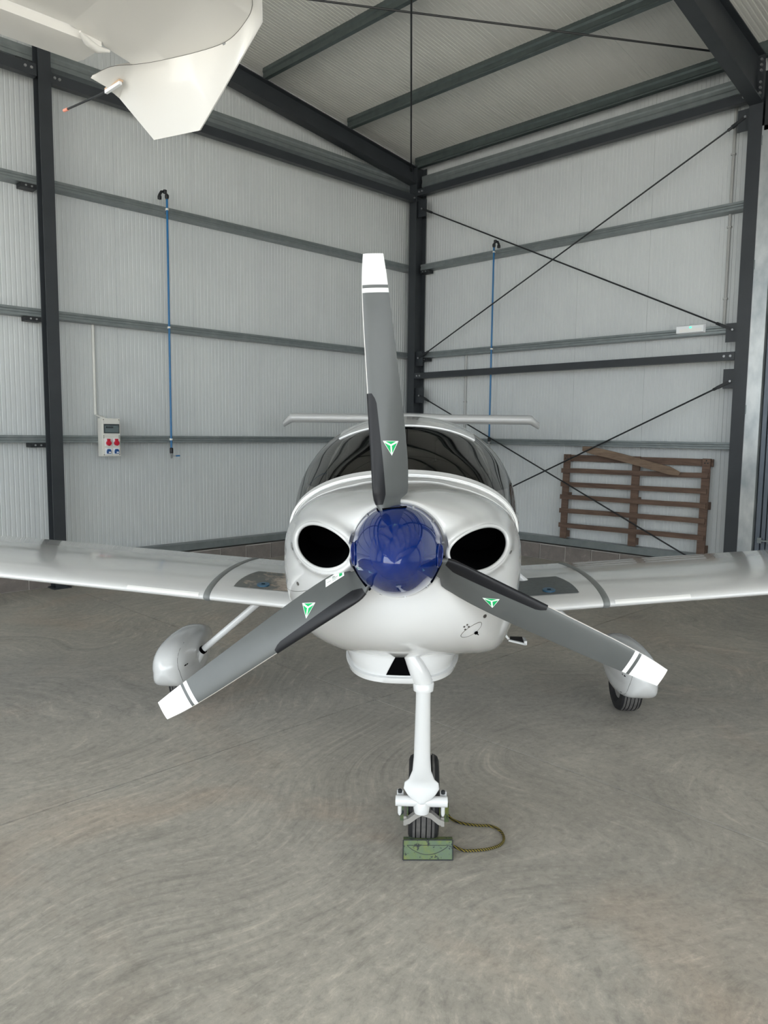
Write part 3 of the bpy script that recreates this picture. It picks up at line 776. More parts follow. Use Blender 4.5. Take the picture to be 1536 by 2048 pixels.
# spinner ---------------------------------------------------------------------
TILT = Matrix.Translation((-.004, 0, 1.352)) @ Matrix.Rotation(radians(-2.0), 4, 'X')
spn = link('spinner', None, None) if False else None
prof = []
for i in range(27):
    t = 1-i/26; r = .1495*(1-t**1.75)**.66 if t < 1 else 0.0001
    prof.append((max(r, .0001), .04-.325*t))
s = B().lathe(prof, (0, 0, 0), 'Y', 64); s.V = [TILT @ v for v in s.V]
spn = s.make('spinner', 'blue_spinner', plane, True, 60)
s = B().lathe([(.150, .036), (.1505, .050), (.14, .055), (.10, .056)], (0, 0, 0), 'Y', 64); s.V = [TILT @ v for v in s.V]; s.make('back_plate', 'blue_spinner', spn, True)
for k in range(12):
    a = 2*pi*(k+.35)/12; p = TILT @ Vector((cos(a)*.1495, .022, sin(a)*.1495)); q = TILT @ Vector((cos(a)*.1545, .021, sin(a)*.1545))
    B().tube([p, q], .0045, 8).make('screw', 'bolt_steel', spn)
for a in (radians(181), radians(-1)):     # round access plugs
    def sp(t, da):
        r = .1495*(1-t**1.75)**.66; return TILT @ Vector((cos(a+da)*(r+.0022), .04-.325*t, sin(a+da)*(r+.0022)))
    ring = [sp(.33+.115*cos(2*pi*k/24), .27*sin(2*pi*k/24)) for k in range(24)]
    s = B(); inner = [sp(.33+.112*cos(2*pi*k/24), .26*sin(2*pi*k/24)) for k in range(24)]
    s.tube(ring+ring[:1], .0022, 6, False); ar = s.make('access_ring', 'blue_spinner', spn, True, 80)
    s = B(); s.loft([inner, [sp(.33, 0)]*24], True); s.make('access_plug', 'blue_plug', ar, True)

# blades ------------------------------------------------------------------------
EDG = [(.09, -.030, .022), (.12, -.036, .022), (.145, -.050, .023), (.165, -.057, .024), (.182, -.059, .046), (.22, -.059, .052), (.29, -.058, .056), (.41, -.056, .055), (.54, -.054, .050), (.66, -.052, .045), (.75, -.050, .041), (.818, -.047, .037), (.832, -.0463, .0364), (.842, -.0455, .036), (.89, -.041, .033), (.938, -.034, .029)]
def blade_y(r, u, front=True):
    wl_, wr_ = smooth_tab(EDG, 1, r), smooth_tab(EDG, 2, r)
    D = (wr_-wl_)*min(.20/max(r, .1), .95); T = .030*(1-r/.94)**1.0+.0075
    ym = D*(u-.42)
    if r < .17: ym *= 1; T = .036
    cb = (max(u, 0)**.55)*(max(1-u, 0)**.9)*1.75
    return ym - T*cb if front else ym + T*.22*cb
def blade_pt(r, u, a, front=True, off=0.0):
    wl_, wr_ = smooth_tab(EDG, 1, r), smooth_tab(EDG, 2, r); w_ = wl_+(wr_-wl_)*u
    d = (cos(a), sin(a)); n = (sin(a), -cos(a))
    return TILT @ Vector((d[0]*r+n[0]*w_, blade_y(r, u, front)-off, d[1]*r+n[1]*w_))
def inv_blade(x, z, a):
    px = x+.004; pz = z-1.352; d = (cos(a), sin(a)); n = (sin(a), -cos(a)); r = px*d[0]+pz*d[1]; w_ = px*n[0]+pz*n[1]
    wl_, wr_ = smooth_tab(EDG, 1, r), smooth_tab(EDG, 2, r); return r, (w_-wl_)/(wr_-wl_)
US = [0, .008, .03, .06, .1, .16, .23, .31, .4, .5, .6, .7, .8, .9, 1.0]
RS = sorted(set([e[0] for e in EDG] + [.10, .13, .155, .175, .2, .25, .33, .37, .45, .50, .58, .62, .70, .79, .87, .915]))
TRI = {0: [(-.0529, 1.7039), (-.0046, 1.7045), (-.0243, 1.6576)], 1: [(-.3103, 1.176), (-.2652, 1.1819), (-.2925, 1.1322)], 2: [(.2712, 1.2076), (.3248, 1.2071), (.3052, 1.1728)]}
def decal(poly, a, m, parent, name, off, nsub=4):
    """triangle conformed to the blade face"""
    A_, B_, C_ = [Vector((p[0], p[1])) for p in poly]; V = []; id_ = {}
    for i in range(nsub+1):
        for j in range(nsub+1-i):
            p = A_ + (B_-A_)*(i/nsub) + (C_-A_)*(j/nsub); r, u = inv_blade(p.x, p.y, a)
            id_[(i, j)] = len(V); V.append(blade_pt(r, min(max(u, .02), .98), a, True, off))
    Fc = []
    for i in range(nsub):
        for j in range(nsub-i):
            Fc.append((id_[(i, j)], id_[(i+1, j)], id_[(i, j+1)]))
            if i+j < nsub-1: Fc.append((id_[(i+1, j)], id_[(i+1, j+1)], id_[(i, j+1)]))
    return mk(name, V, Fc, m, parent)
for kb in range(3):
    a = radians(95.2+120*kb)
    V = []; Fc = []; I = []
    ns = len(US); per = 2*ns-2
    for r in RS:
        for u in US: V.append(blade_pt(r, u, a, True))
        for u in US[-2:0:-1]: V.append(blade_pt(r, u, a, False))
    for i in range(len(RS)-1):
        rm = (RS[i]+RS[i+1])/2
        for k in range(per):
            Fc.append((i*per+k, i*per+(k+1) % per, (i+1)*per+(k+1) % per, (i+1)*per+k))
            um = US[k] if k < ns else 1
            I.append(1 if (rm > .842 or .818 < rm < .832) else 2 if (rm > .49 and (k < 2 or k == per-1)) else 0)
    Fc.append(tuple(range(per-1, -1, -1))); I.append(0); Fc.append(tuple(range((len(RS)-1)*per, len(RS)*per))); I.append(1)
    bl = mk('propeller_blade', V, Fc, ['blade_grey', 'blade_white', 'blade_edge'], plane, True, I, 50)
    # rubber boot on the leading edge
    s = B(); rows = []
    rsb = [.155+(.505-.155)*i/22 for i in range(23)]
    for i, r in enumerate(rsb):
        ue = .37 - .12*(r-.155)/.35
        if i == 22: ue *= .55
        elif i == 21: ue *= .86
        elif i == 0: ue *= .8
        rows.append([blade_pt(r, ue*(1-t), a, True, .0016) for t in (0, .12, .25, .4, .55, .7, .82, .92, .97)] + [blade_pt(r, 0, a, True, 0)+(TILT.to_3x3() @ Vector((-sin(a)*.0016, 0, cos(a)*.0016)))] + [blade_pt(r, u, a, False, -.0016) for u in (.03, .08, .15)])
    s.loft(rows, False); s.make('edge_boot', 'boot_rubber', bl, True, 70)
    T = TRI[kb]; decal(T, a, 'decal_white', bl, 'maker_decal', .0012, 5)
    G = ((T[0][0]+T[1][0]+T[2][0])/3, (T[0][1]+T[1][1]+T[2][1])/3+.002)
    for p, q in ((0, 1), (1, 2), (2, 0)):
        P3 = [T[p], T[q], G]; c = (sum(v[0] for v in P3)/3, sum(v[1] for v in P3)/3)
        decal([(c[0]+(v[0]-c[0])*.70, c[1]+(v[1]-c[1])*.70) for v in P3], a, 'decal_green', bl, 'decal_field', .0022, 3)
    # black shape standing in for the shaded gap around the blade root
    s = B(); R1 = []; 
    for rr_, sc_ in ((.118, 1.0), (.1435, 1.06)):
        wl_, wr_ = -.052, .040
        R1.append([TILT @ Vector((cos(a)*rr_+sin(a)*(.5*(wl_+wr_)+.5*(wr_-wl_)*cos(t_)*sc_), -.008+.048*sin(t_)*sc_*.7, sin(a)*rr_-cos(a)*(.5*(wl_+wr_)+.5*(wr_-wl_)*cos(t_)*sc_))) for t_ in [2*pi*k/20 for k in range(20)]])
    s.loft(R1, True, False, True).make('root_gap_shade', 'inlet_dark', bl)
    if kb == 1:   # serial label
        L4 = [(-.2396, 1.2555), (-.179, 1.2793), (-.1757, 1.2664), (-.2348, 1.228)]
        def quad(u0, u1, v0, v1, m, nm, off):
            def bi(u, v): return ((L4[0][0]*(1-u)+L4[1][0]*u)*(1-v)+(L4[3][0]*(1-u)+L4[2][0]*u)*v, (L4[0][1]*(1-u)+L4[1][1]*u)*(1-v)+(L4[3][1]*(1-u)+L4[2][1]*u)*v)
            rows = []
            for i in range(5):
                rw = []
                for j in range(5):
                    p = bi(u0+(u1-u0)*i/4, v0+(v1-v0)*j/4); r, u = inv_blade(p[0], p[1], a); rw.append(blade_pt(r, min(max(u, .02), .97), a, True, off))
                rows.append(rw)
            return B().loft(rows, False).make(nm, m, bl)
        quad(0, 1, 0, 1, 'decal_white', 'serial_label', .0014)
        quad(.74, .90, .1, .7, 'decal_green', 'label_mark', .0024)
        for u0, u1, v0, v1 in ((.08, .3, .2, .24), (.36, .5, .25, .33), (.36, .68, .4, .44), (.36, .66, .52, .56), (.08, .3, .6, .64), (.36, .6, .7, .74)): quad(u0, u1, v0, v1, 'decal_grey', 'label_line', .0024)

# fuselage ------------------------------------------------------------------------
FUS = [(.79, .494, 1.532, .80), (1.0, .502, 1.528, .79), (1.2, .53, 1.43, .775), (1.5, .56, 1.335, .765), (2.0, .60, 1.30, .76), (2.6, .59, 1.31, .78), (2.95, .56, 1.40, .82), (3.2, .52, 1.60, .86), (3.6, .44, 1.60, .93), (4.5, .27, 1.53, 1.10), (6.0, .15, 1.45, 1.28), (7.5, .07, 1.42, 1.34)]
rings = []; NF = 72
for i in range(44):
    Y = .79+(7.5-.79)*(i/43)**1.25; hw, zt, zb = (smooth_tab(FUS, k, Y) for k in (1, 2, 3)); b_ = min(1, max(0, (Y-.79)/.5)); b_ = b_*b_*(3-2*b_)
    rg = []
    for k in range(NF):
        a = 2*pi*k/NF; n_ = 2.5; zc = zb+(min(zt, 1.55)-zb)*.55
        ca, sa = cos(a), sin(a); q = (abs(ca)**n_+abs(sa)**n_)**(-1/n_)
        xs2 = hw*q*ca; zs2 = zc+((zt-zc) if sa > 0 else (zc-zb))*q*sa
        ro = out_r(a)*.985; x1 = OC[0]+ro*ca; z1 = OC[1]+ro*sa
        rg.append(Vector((x1*(1-b_)+xs2*b_, Y, z1*(1-b_)+zs2*b_)))
    rings.append(rg)
B().loft(rings, True, True, True).make('fuselage', 'white_gelcoat', plane, True, 60)
# canopy
CAN = [(.95, .495, 1.30, 1.540), (1.15, .525, 1.30, 1.625), (1.4, .56, 1.30, 1.70), (1.65, .59, 1.30, 1.765), (1.9, .605, 1.30, 1.803), (2.15, .61, 1.30, 1.822), (2.5, .60, 1.31, 1.822), (2.9, .565, 1.33, 1.79), (3.25, .52, 1.36, 1.69)]
def arch(Y, t, off=0.0):
    """t in 0..1 from left sill over the top to the right sill"""
    hw, zs, zt = (smooth_tab(CAN, k, Y) for k in (1, 2, 3)); a = pi*(1-t); n_ = 2.25
    ca, sa = cos(a), sin(a); q = (abs(ca)**n_+abs(sa)**n_)**(-1/n_)
    return Vector(((hw+off)*q*ca, Y, zs+(zt-zs+off)*q*sa))
ys = [.95+(3.25-.95)*i/30 for i in range(31)]
can = B().loft([[arch(Y, k/48) for k in range(49)] for Y in ys], False).make('canopy_glass', 'canopy_tint', plane, True, 80)
def strip(Y0, Y1, t0, t1, off, m, name, n=48, th=.010):
    Ra = [[arch(Y0+(Y1-Y0)*j/24, t0+(t1-t0)*k/n, off) for k in range(n+1)] for j in range(25)]
    Rb = [[arch(Y0+(Y1-Y0)*j/24, t0+(t1-t0)*k/n, off-th) for k in range(n+1)] for j in range(25)]
    s = B(); rows = [Rb[0]]+Ra+[Rb[-1]]; s.loft(rows, False); s.loft(Rb, False); return s.make(name, m, plane, True, 50)
strip(.925, .985, .0, 1, .012, 'white_gelcoat', 'windshield_frame')
strip(.905, .93, .02, .98, .004, 'white_matt', 'windshield_seal', 48, .004)
strip(1.66, 3.25, .30, .70, .006, 'white_gelcoat', 'roof_panel')
strip(1.925, 1.965, 0, 1, .002, 'frame_grey', 'canopy_hoop')
strip(2.05, 2.09, 0, 1, .002, 'frame_grey', 'canopy_hoop')
strip(2.93, 3.25, 0, 1, .008, 'white_gelcoat', 'rear_canopy_frame')
for t0 in (0, 1):
    pts = [arch(Y, t0) for Y in ys]
    B().tube(pts, .012, 8).make('canopy_sill', 'white_gelcoat', plane, True)
rows = []
for g in range(5):
    f = g/4; rw = []
    for k in range(61):
        t = .015+.97*k/60; p = arch(.935, t, .003); a = math.atan2(p.z-OC[1], p.x-OC[0]); ro = out_r(a)*.992
        q = Vector((OC[0]+ro*cos(a), .80, OC[1]+ro*sin(a))); m_ = q.lerp(p, f); m_.z += .004*sin(pi*f); rw.append(m_)
    rows.append(rw)
B().loft(rows, False).make('windshield_fairing', 'white_gelcoat', plane, True, 60)
# interior
cab = B().box((-.50, 1.25, 1.20), (.50, 2.9, 1.345)).make('cabin_tub', 'cabin_dark', plane)
rows = []
for Y, z0, hw in ((1.05, 1.50, .40), (1.2, 1.53, .46), (1.4, 1.535, .49), (1.5, 1.52, .49), (1.52, 1.40, .49)):
    rows.append([Vector((hw*cos(pi*(1-k/20)), Y, 1.34+(z0-1.34)*abs(sin(pi*k/20))**.6)) for k in range(21)])
B().loft(rows, False).make('glare_shield', 'cabin_dark', plane, True, 50)
for sx in (-.27, .27):
    s = B(); rows = []
    for z, w_, y0 in ((1.2, .20, 2.20), (1.4, .21, 2.24), (1.52, .19, 2.28), (1.56, .10, 2.29), (1.58, .105, 2.29), (1.68, .10, 2.31), (1.70, .07, 2.31)):
        rows.append([Vector((sx+w_*cos(2*pi*k/20), y0+.05*sin(2*pi*k/20), z)) for k in range(20)])
    s.loft(rows, True, True, True).make('seat', 'seat_grey', plane, True, 60)
B().tube([(-.50, 2.45, 1.3), (-.49, 2.45, 1.5), (-.40, 2.45, 1.66), (-.2, 2.45, 1.745), (0, 2.45, 1.76), (.2, 2.45, 1.745), (.40, 2.45, 1.66), (.49, 2.45, 1.5), (.50, 2.45, 1.3)], .022, 10).make('roll_bar', 'cabin_dark', plane, True, 80)
B().loft([[arch(2.88, k/24, -.02) for k in range(25)], [arch(2.90, k/24, -.02) for k in range(25)]], False).add([arch(2.89, k/24, -.02) for k in range(25)], [tuple(range(25))]).make('rear_bulkhead', 'seat_grey', plane)
for x in (-.33, -.2, .12, .2, .28): B().box((x, 1.10+.0, 1.515), (x+.05, 1.125, 1.53)).make('defrost_slot', 'inlet_dark', plane)
# wings --------------------------------------------------------------------------
def wing_sta(X):
    ax = abs(X); ley = 1.62+.015*ax if ax > .6 else 1.60-.12*(.6-ax)/.25+.009
    ch = 1.42 if ax < .45 else 1.36-.075*(ax-.45); tk = .155 if ax > .6 else .155+.01*(.6-ax)/.25
    return ley, ch, .787+(.0835 if X < 0 else .096)*(ax-.7), tk*.62
def wing_z(X, Y, up=True):
    ley, ch, z0, tk = wing_sta(X); t = min(1, max(0, (Y-ley)/ch))
    yt = 5*tk*ch*(.2969*sqrt(t)-.126*t-.3516*t*t+.2843*t**3-.1015*t**4)
    cam_ = .006*ch*4*t*(1-t)*.9 + .012*ch*t*0
    return z0+cam_+yt*(.92 if up else -.80)
for sg in (-1, 1):
    rings = []
    TS = [0, .004, .015, .035, .07, .12, .18, .26, .35, .45, .55, .65, .75, .85, .93, 1]
    for ax in (.33, .40, .47, .54, .62, .8, 1.0, 1.2, 1.6, 2.2, 3.0, 4.2, 5.5, 5.8):
        X = sg*ax; ley, ch, z0, tk = wing_sta(X)
        up = [Vector((X, ley+ch*t, wing_z(X, ley+ch*t, True))) for t in TS]
        dn = [Vector((X, ley+ch*t, wing_z(X, ley+ch*t, False)-.0005)) for t in TS[-1:0:-1]]
        rings.append(up+dn)
    wg = B().loft(rings, True, True, True).make('wing', 'white_gelcoat', plane, True, 60)
    # grey joint strap
    rows = []
    for ax in (1.068, 1.072, 1.100, 1.104):
        X = sg*ax; ley, ch, z0, tk = wing_sta(X); e = .0004 if ax in (1.068, 1.104) else .004
        rows.append([Vector((X, ley+ch*t-(e if t == 0 else 0), wing_z(X, ley+ch*t, True)+e)) for t in TS[::-1]] + [Vector((X, ley+ch*t, wing_z(X, ley+ch*t, False)-e)) for t in TS[1:]])
    B().loft(rows, False).make('joint_strap', 'strap_grey', wg, True, 60)
    # walkway pad
    rows = []
    for i in range(11):
        f = i/10; rw = []
        for j in range(9):
            g = j/8; Y = 1.765+.42*g; xin = .615+.05*(1-g)*0; xo = .965-.055*g**2
            X = sg*(xin+(xo-xin)*f); rw.append(Vector((X, Y, wing_z(X, Y)+.0025)))
        rows.append(rw)
    B().loft(rows, False).make('walkway_pad', 'worn_pad' if sg < 0 else 'pad_grey', wg, True)
    cx_ = sg*.81; cy_ = 1.83
    s = B(); c_ = [Vector((cx_+.036*cos(2*pi*k/20), cy_+.036*sin(2*pi*k/20), wing_z(cx_, cy_)+.010+.10*.036*sin(2*pi*k/20))) for k in range(20)]
    s.prism(c_, (0, 0, -.008)).make('fuel_cap', 'cap_blue', wg)
    B().box((cx_-.010, cy_-.003, wing_z(cx_, cy_)+.010), (cx_+.010, cy_+.003, wing_z(cx_, cy_)+.013)).make('cap_slot', 'inlet_dark', wg)
    rows = []
    for ax in [1.13+.40*i/8 for i in range(9)]:
        X = sg*ax; ley, ch, z0, tk = wing_sta(X)
        rows.append([Vector((X, ley+ch*t-.002, wing_z(X, ley+ch*t)+.002)) for t in (.0, .004, .010, .014)])
    B().loft(rows, False).make('stall_strip', 'strap_grey' if False else 'white_matt', wg)
# tail ----------------------------------------------------------------------------
TSZ = [(0, 6.95, .72, 1.905), (1.47, 7.02, .50, 1.905), (1.50, 7.03, .47, 1.902), (1.60, 7.12, .33, 1.835)]
rings = []
for X in (-1.60, -1.50, -1.47, -1.0, -.5, 0, .5, 1.0, 1.47, 1.50, 1.60):
    ly, ch, z0 = (interp(TSZ, abs(X), k) for k in (1, 2, 3)); rg = []
    xo = X-.03; hb = .017*math.exp(-(X/.25)**2)
    T_ = [0, .01, .04, .1, .2, .35, .55, .8, 1]
    for t in T_: rg.append(Vector((xo, ly+ch*t, z0+hb+.60*(.2969*sqrt(t)-.126*t-.3516*t*t+.2843*t**3-.1015*t**4)*(.75 if abs(X) > 1.5 else 1.0))))
    for t in T_[-2:0:-1]: rg.append(Vector((xo, ly+ch*t, z0-.60*(.2969*sqrt(t)-.126*t-.3516*t*t+.2843*t**3-.1015*t**4)*(.75 if abs(X) > 1.5 else 1.0))))
    rings.append(rg)
B().loft(rings, True, True, True).make('tailplane', 'white_gelcoat', plane, True, 50)
rings = []
for z, ly, ch in ((1.36, 6.2, 1.25), (1.6, 6.6, .98), (1.90, 6.97, .70)):
    T_ = [0, .02, .08, .2, .4, .7, 1]; f_ = lambda t: .5*(.2969*sqrt(t)-.126*t-.3516*t*t+.2843*t**3-.1015*t**4)*.9
    rings.append([Vector((-.03+f_(t), ly+ch*t, z)) for t in T_]+[Vector((-.03-f_(t), ly+ch*t, z)) for t in T_[-2:0:-1]])
B().loft(rings, True, True, True).make('tail_fin', 'white_gelcoat', plane, True, 50)
# tyres ----------------------------------------------------------------------------
def tyre(cx, cy, r, hw, parent, name='tyre', grooves=(-.52, -.18, .18, .52)):
    pr = [(-.62, .62), (-1, .80), (-.98, .92), (-.80, .985)]
    xs2 = [-.78]
    prof = [(.60*r, -.7*hw), (.72*r, -1.0*hw), (.85*r, -1.03*hw), (.94*r, -.93*hw), (.985*r, -.72*hw)]
    m = []; s = B()
    for g in grooves:
        prof += [(r, (g-.04)*hw), (r-.006, (g-.035)*hw), (r-.006, (g+.035)*hw), (r, (g+.04)*hw)]
    prof += [(.985*r, .72*hw), (.94*r, .93*hw), (.85*r, 1.03*hw), (.72*r, 1.0*hw), (.60*r, .7*hw)]
    n = 48; rings = [[Vector((cx+h, cy+q*cos(2*pi*k/n), r-.002+q*sin(2*pi*k/n))) for k in range(n)] for q, h in prof]
    V = [p for rg in rings for p in rg]; Fc = []; I = []
    for i in range(len(rings)-1):
        out = prof[i][0] >= .98*r and prof[i+1][0] >= .98*r and abs(prof[i][1]) < .8*hw+.001
        for k in range(n): Fc.append((i*n+k, i*n+(k+1) % n, (i+1)*n+(k+1) % n, (i+1)*n+k)); I.append(1 if out else 0)
    t_ = mk(name, V, Fc, ['black_rubber', 'tread_rubber'], parent, True, I, 30)
    B().tube([(cx-.7*hw, cy, r), (cx+.7*hw, cy, r)], .6*r, 24).make('wheel_hub', 'fork_alu', t_, True)
    return t_
SPT = [(1.83, .012, .345, .315), (1.85, .05, .385, .275), (1.90, .088, .425, .225), (1.98, .106, .455, .195), (2.10, .114, .470, .175), (2.25, .113, .474, .17), (2.42, .100, .462, .175), (2.6, .07, .42, .19), (2.75, .04, .37, .22), (2.84, .012, .32, .29)]
for sg in (-1, 1):
    cx_ = sg*1.40-(.02 if sg > 0 else 0)*1; rings = []
    for i in range(30):
        f = i/29; Y = 1.83+1.01*(f**1.35 if f < .6 else f**1.35); hw, zt, zb = (smooth_tab(SPT, k, Y) for k in (1, 2, 3)); hw = max(hw, .008)
        rg = []
        for k in range(40):
            a = 2*pi*k/40; ca, sa = cos(a), sin(a); n_ = 2.6 if sa > 0 else 5.0
            q = (abs(ca)**n_+abs(sa)**n_)**(-1/n_); zc = zb+(zt-zb)*.45
            rg.append(Vector((cx_+hw*q*ca*(1+(.0 if sa > 0 else -.04)), Y, zc+((zt-zc) if sa > 0 else (zc-zb))*q*sa)))
        rings.append(rg)
    sp_ = B().loft(rings, True, True, True).make('wheel_fairing', 'white_gelcoat', plane, True, 60)
    tsp = bvhtree.BVHTree.FromObject(sp_, bpy.context.evaluated_depsgraph_get())
    # seam between the front shell and the inner panel, two screws
    pts = []
    for i in range(15):
        z = .20+.27*i/14; x = cx_-sg*(.055+.045*sin(pi*i/14*.9)*-1*0+.03*(1-cos(pi*i/14))/2*-1+.035)
        y_ = snapy(x, z, tsp)
        if y_: pts.append(Vector((x, y_-.0002, z)))
    B().tube(pts, .0013, 5, False).make('fairing_seam', 'frame_grey', sp_)
    for x, z in ((cx_-sg*.105, .42), (cx_-sg*.10, .34), (cx_-sg*.10, .22)): disc_on(x, z, .0045, 'screw', 'inlet_dark', sp_, tsp)
    tyre(cx_+sg*.02, 2.33, .185, .066, plane)
    top = Vector((sg*.62, 2.12, .93)); bot = Vector((sg*1.285, 2.20, .345))
    B().tube([top, bot], [.024, .020], 16).make('gear_leg', 'white_gelcoat', plane, True, 80)
    d_ = (bot-top).normalized()
    B().tube([bot-d_*.03, bot+d_*.005], .026, 14).make('leg_socket', 'inlet_dark', sp_, True)
    B().tube([bot-d_*.01, bot+d_*.07], [.027, .06], 16).make('leg_fairing', 'white_gelcoat', sp_, True, 80)
# nose gear ---------------------------------------------------------------------------
s = B(); rows = []
for y_, z, wx, wy in ((.436, .780, .036, .034), (.434, .776, .041, .038), (.434, .746, .039, .036), (.435, .743, .029, .029), (.440, .70, .029, .029), (.458, .58, .031, .027), (.475, .46, .033, .022), (.484, .40, .037, .018), (.492, .36, .051, .014), (.500, .342, .068, .012), (.495, .325, .071, .011), (.49, .305, .058, .010), (.485, .285, .038, .009), (.482, .272, .012, .007)):
    cx_ = .094
    rows.append([Vector((cx_+wx*cos(2*pi*k/28), y_+wy*sin(2*pi*k/28), z+(-.006*abs(cos(2*pi*k/28)) if z < .34 else 0))) for k in range(28)])
nl = B().loft(rows, True, True, True).make('nose_gear_leg', 'white_gelcoat', plane, True, 60)
s = B().tube([(-.009, .505, .262), (.199, .505, .262)], .0215, 18); s.lathe([(.028, .0), (.034, -.02), (.030, -.045), (.018, -.052)], (.096, .505, .262), 'Z', 20)
xb = s.make('cross_tube', 'white_gelcoat', nl, True)
for sx in (.008, .182):
    B().box((sx-.012, .53, .268), (sx+.014, .545, .292)).make('lug', 'white_gelcoat', nl)
    B().lathe([(.0085, 0), (.0085, .012), (.006, .014)], (sx, .527, .285), 'Z', 6).make('bolt', 'black_plate', nl)
    B().tube([(sx, .515, .245), (sx, .518, .205), (sx, .52, .195)], [.0085, .0085, .005], 12).make('tow_pin', 'white_gelcoat', nl, True)
for sg in (-1, 1):
    cx_ = .106
    s = B()
    P_ = [(cx_-.008, .222), (cx_+sg*.030, .212), (cx_+sg*.062, .186), (cx_+sg*.082, .178), (cx_+sg*.082, .158), (cx_+sg*.058, .164), (cx_+sg*.026, .190), (cx_-.008, .200)]
    s.prism([(x_, .505, z_) for x_, z_ in P_], (0, .03, 0))
    s.bar((cx_+sg*.076, .52, .168), (cx_+sg*.076, .74, .178), .012, .04, (1, 0, 0)); s.make('fork_arm', 'fork_alu', nl)
B().tube([(.02, .72, .177), (.192, .72, .177)], .010, 12).make('axle', 'fork_alu', nl, True)
tyre(.106, .72, .177, .062, plane)
# boarding step on the right
st = B().bar((.575, 2.0, .640), (.590, 2.0, .555), .012, .05, (1, 0, 0)).bar((.588, 2.0, .560), (.612, 2.0, .530), .012, .05, (1, 0, 0)).bar((.608, 1.96, .530), (.708, 1.96, .508), .02, .010, (0, 1, 0)).box((.698, 1.95, .505), (.715, 2.03, .53)).make('boarding_step', 'white_gelcoat', plane)
B().add([(.618, 1.972, .531), (.700, 1.972, .513), (.700, 2.05, .528), (.625, 2.03, .534)], [(0, 1, 2, 3)]).prism([(.618, 1.972, .527), (.700, 1.972, .509), (.700, 2.05, .524), (.625, 2.03, .530)], (0, 0, .004)).make('step_tread', 'black_rubber', st)
B().tube([(.50, 1.98, .80), (.572, 2.0, .655), (.58, 2.0, .62)], [.03, .020, .014], 12).make('step_tube', 'white_gelcoat', st, True)
# chocks ----------------------------------------------------------------------------------
ch = thing('wheel_chocks', 'pair of worn green metal chocks joined by a rope at the nose wheel', 'wheel chock', A0, math.atan2(AX.y, AX.x))
s = B().prism([(.024, .520, .0), (.024, .562, .062), (.024, .566, .064), (.024, .598, .058), (.024, .60, .0)], (.203, .012, 0))
f_ = s.make('chock', 'chock_green', ch)
def fy(x, z): return .5200+.678*z+.0590*(x-.024)-.0012
arcp = [(.040+.17*t, .047-.029*sin(pi*t)**.8) for t in [i/20 for i in range(21)]]
B().loft([[(x, fy(x, .047), .047) for x, z in arcp], [(x, fy(x, z), z) for x, z in arcp]], False).make('cut_flap', 'chock_green', f_)
s = B().tube([(x, fy(x, z), z) for x, z in arcp], .0013, 5); s.tube([(.040, fy(.04, .047), .047), (.21, fy(.21, .047), .047)], .0011, 5); s.make('cut_line', 'black_plate', f_)
for p, q in (((.024, .518, .002), (.227, .530, .002)), ((.024, .561, .064), (.227, .573, .064)), ((.024, .518, .002), (.024, .561, .064)), ((.227, .530, .002), (.227, .573, .064))):
    B().tube([p, q], .0022, 6).make('dark_edge', 'black_plate', f_)
s = B().prism([(.006, .838, .0), (.006, .842, .066), (.006, .88, .070), (.006, .93, .0)], (.216, .0, 0)); s.make('chock', 'chock_green', ch)
rp = [(.215, .86, .03), (.235, .845, .012), (.27, .82, .009), (.31, .806, .009), (.36, .80, .009), (.40, .80, .009), (.435, .775, .009), (.452, .73, .009), (.449, .68, .009), (.425, .64, .009), (.38, .612, .009), (.33, .598, .009), (.28, .592, .009), (.25, .60, .014), (.222, .60, .028)]
def cr(P, n):
    out = []
    for i in range(len(P)-1):
        p0, p1, p2, p3 = (Vector(P[max(i-1, 0)]), Vector(P[i]), Vector(P[i+1]), Vector(P[min(i+2, len(P)-1)]))
        for k in range(n):
            t = k/n; out.append(.5*((2*p1)+(p2-p0)*t+(2*p0-5*p1+4*p2-p3)*t*t+(3*p1-p0-3*p2+p3)*t**3))
    return out+[Vector(P[-1])]
B().tube(cr(rp, 6), .0058, 8).make('rope', 'rope_pattern', ch, True, 80)

# ================================================================ SECOND AIRCRAFT (wing tip overhead)
p2 = thing('light_aircraft', 'second white aircraft, only its high wing with drooped tip in the top left', 'aircraft', (0, 0, 0))
def w2(x, t, up):   # t 0 = leading edge, 1 = trailing edge
    k = (-7.66-x); le = -6.60-.10*min(1, k*.9)-.06*k; te = -5.99
    if k < .25: le = -6.60+.11*(1-k/.25)**2
    y = le+(te-le)*t; th = .085+.02*min(k, 2)
    f = 2.6*(.2969*sqrt(t)-.126*t-.3516*t*t+.2843*t**3-.1015*t**4)/.30*.30
    z = 2.925+.018*k*0
    return Vector((x, y, z+th*(f*.95 if up else -f*.28) - (0 if up else .0)))
rings = []; TS = [0, .01, .03, .07, .13, .22, .33, .45, .58, .7, .82, .92, 1]
for x in (-7.95, -8.05, -8.4, -9, -10, -11.5):
    rings.append([w2(x, t*.97, True) for t in TS]+[w2(x, t*.97, False) for t in TS[::-1]])
B().loft(rings, True, True, True).make('wing', 'white_second', p2, True, 50)
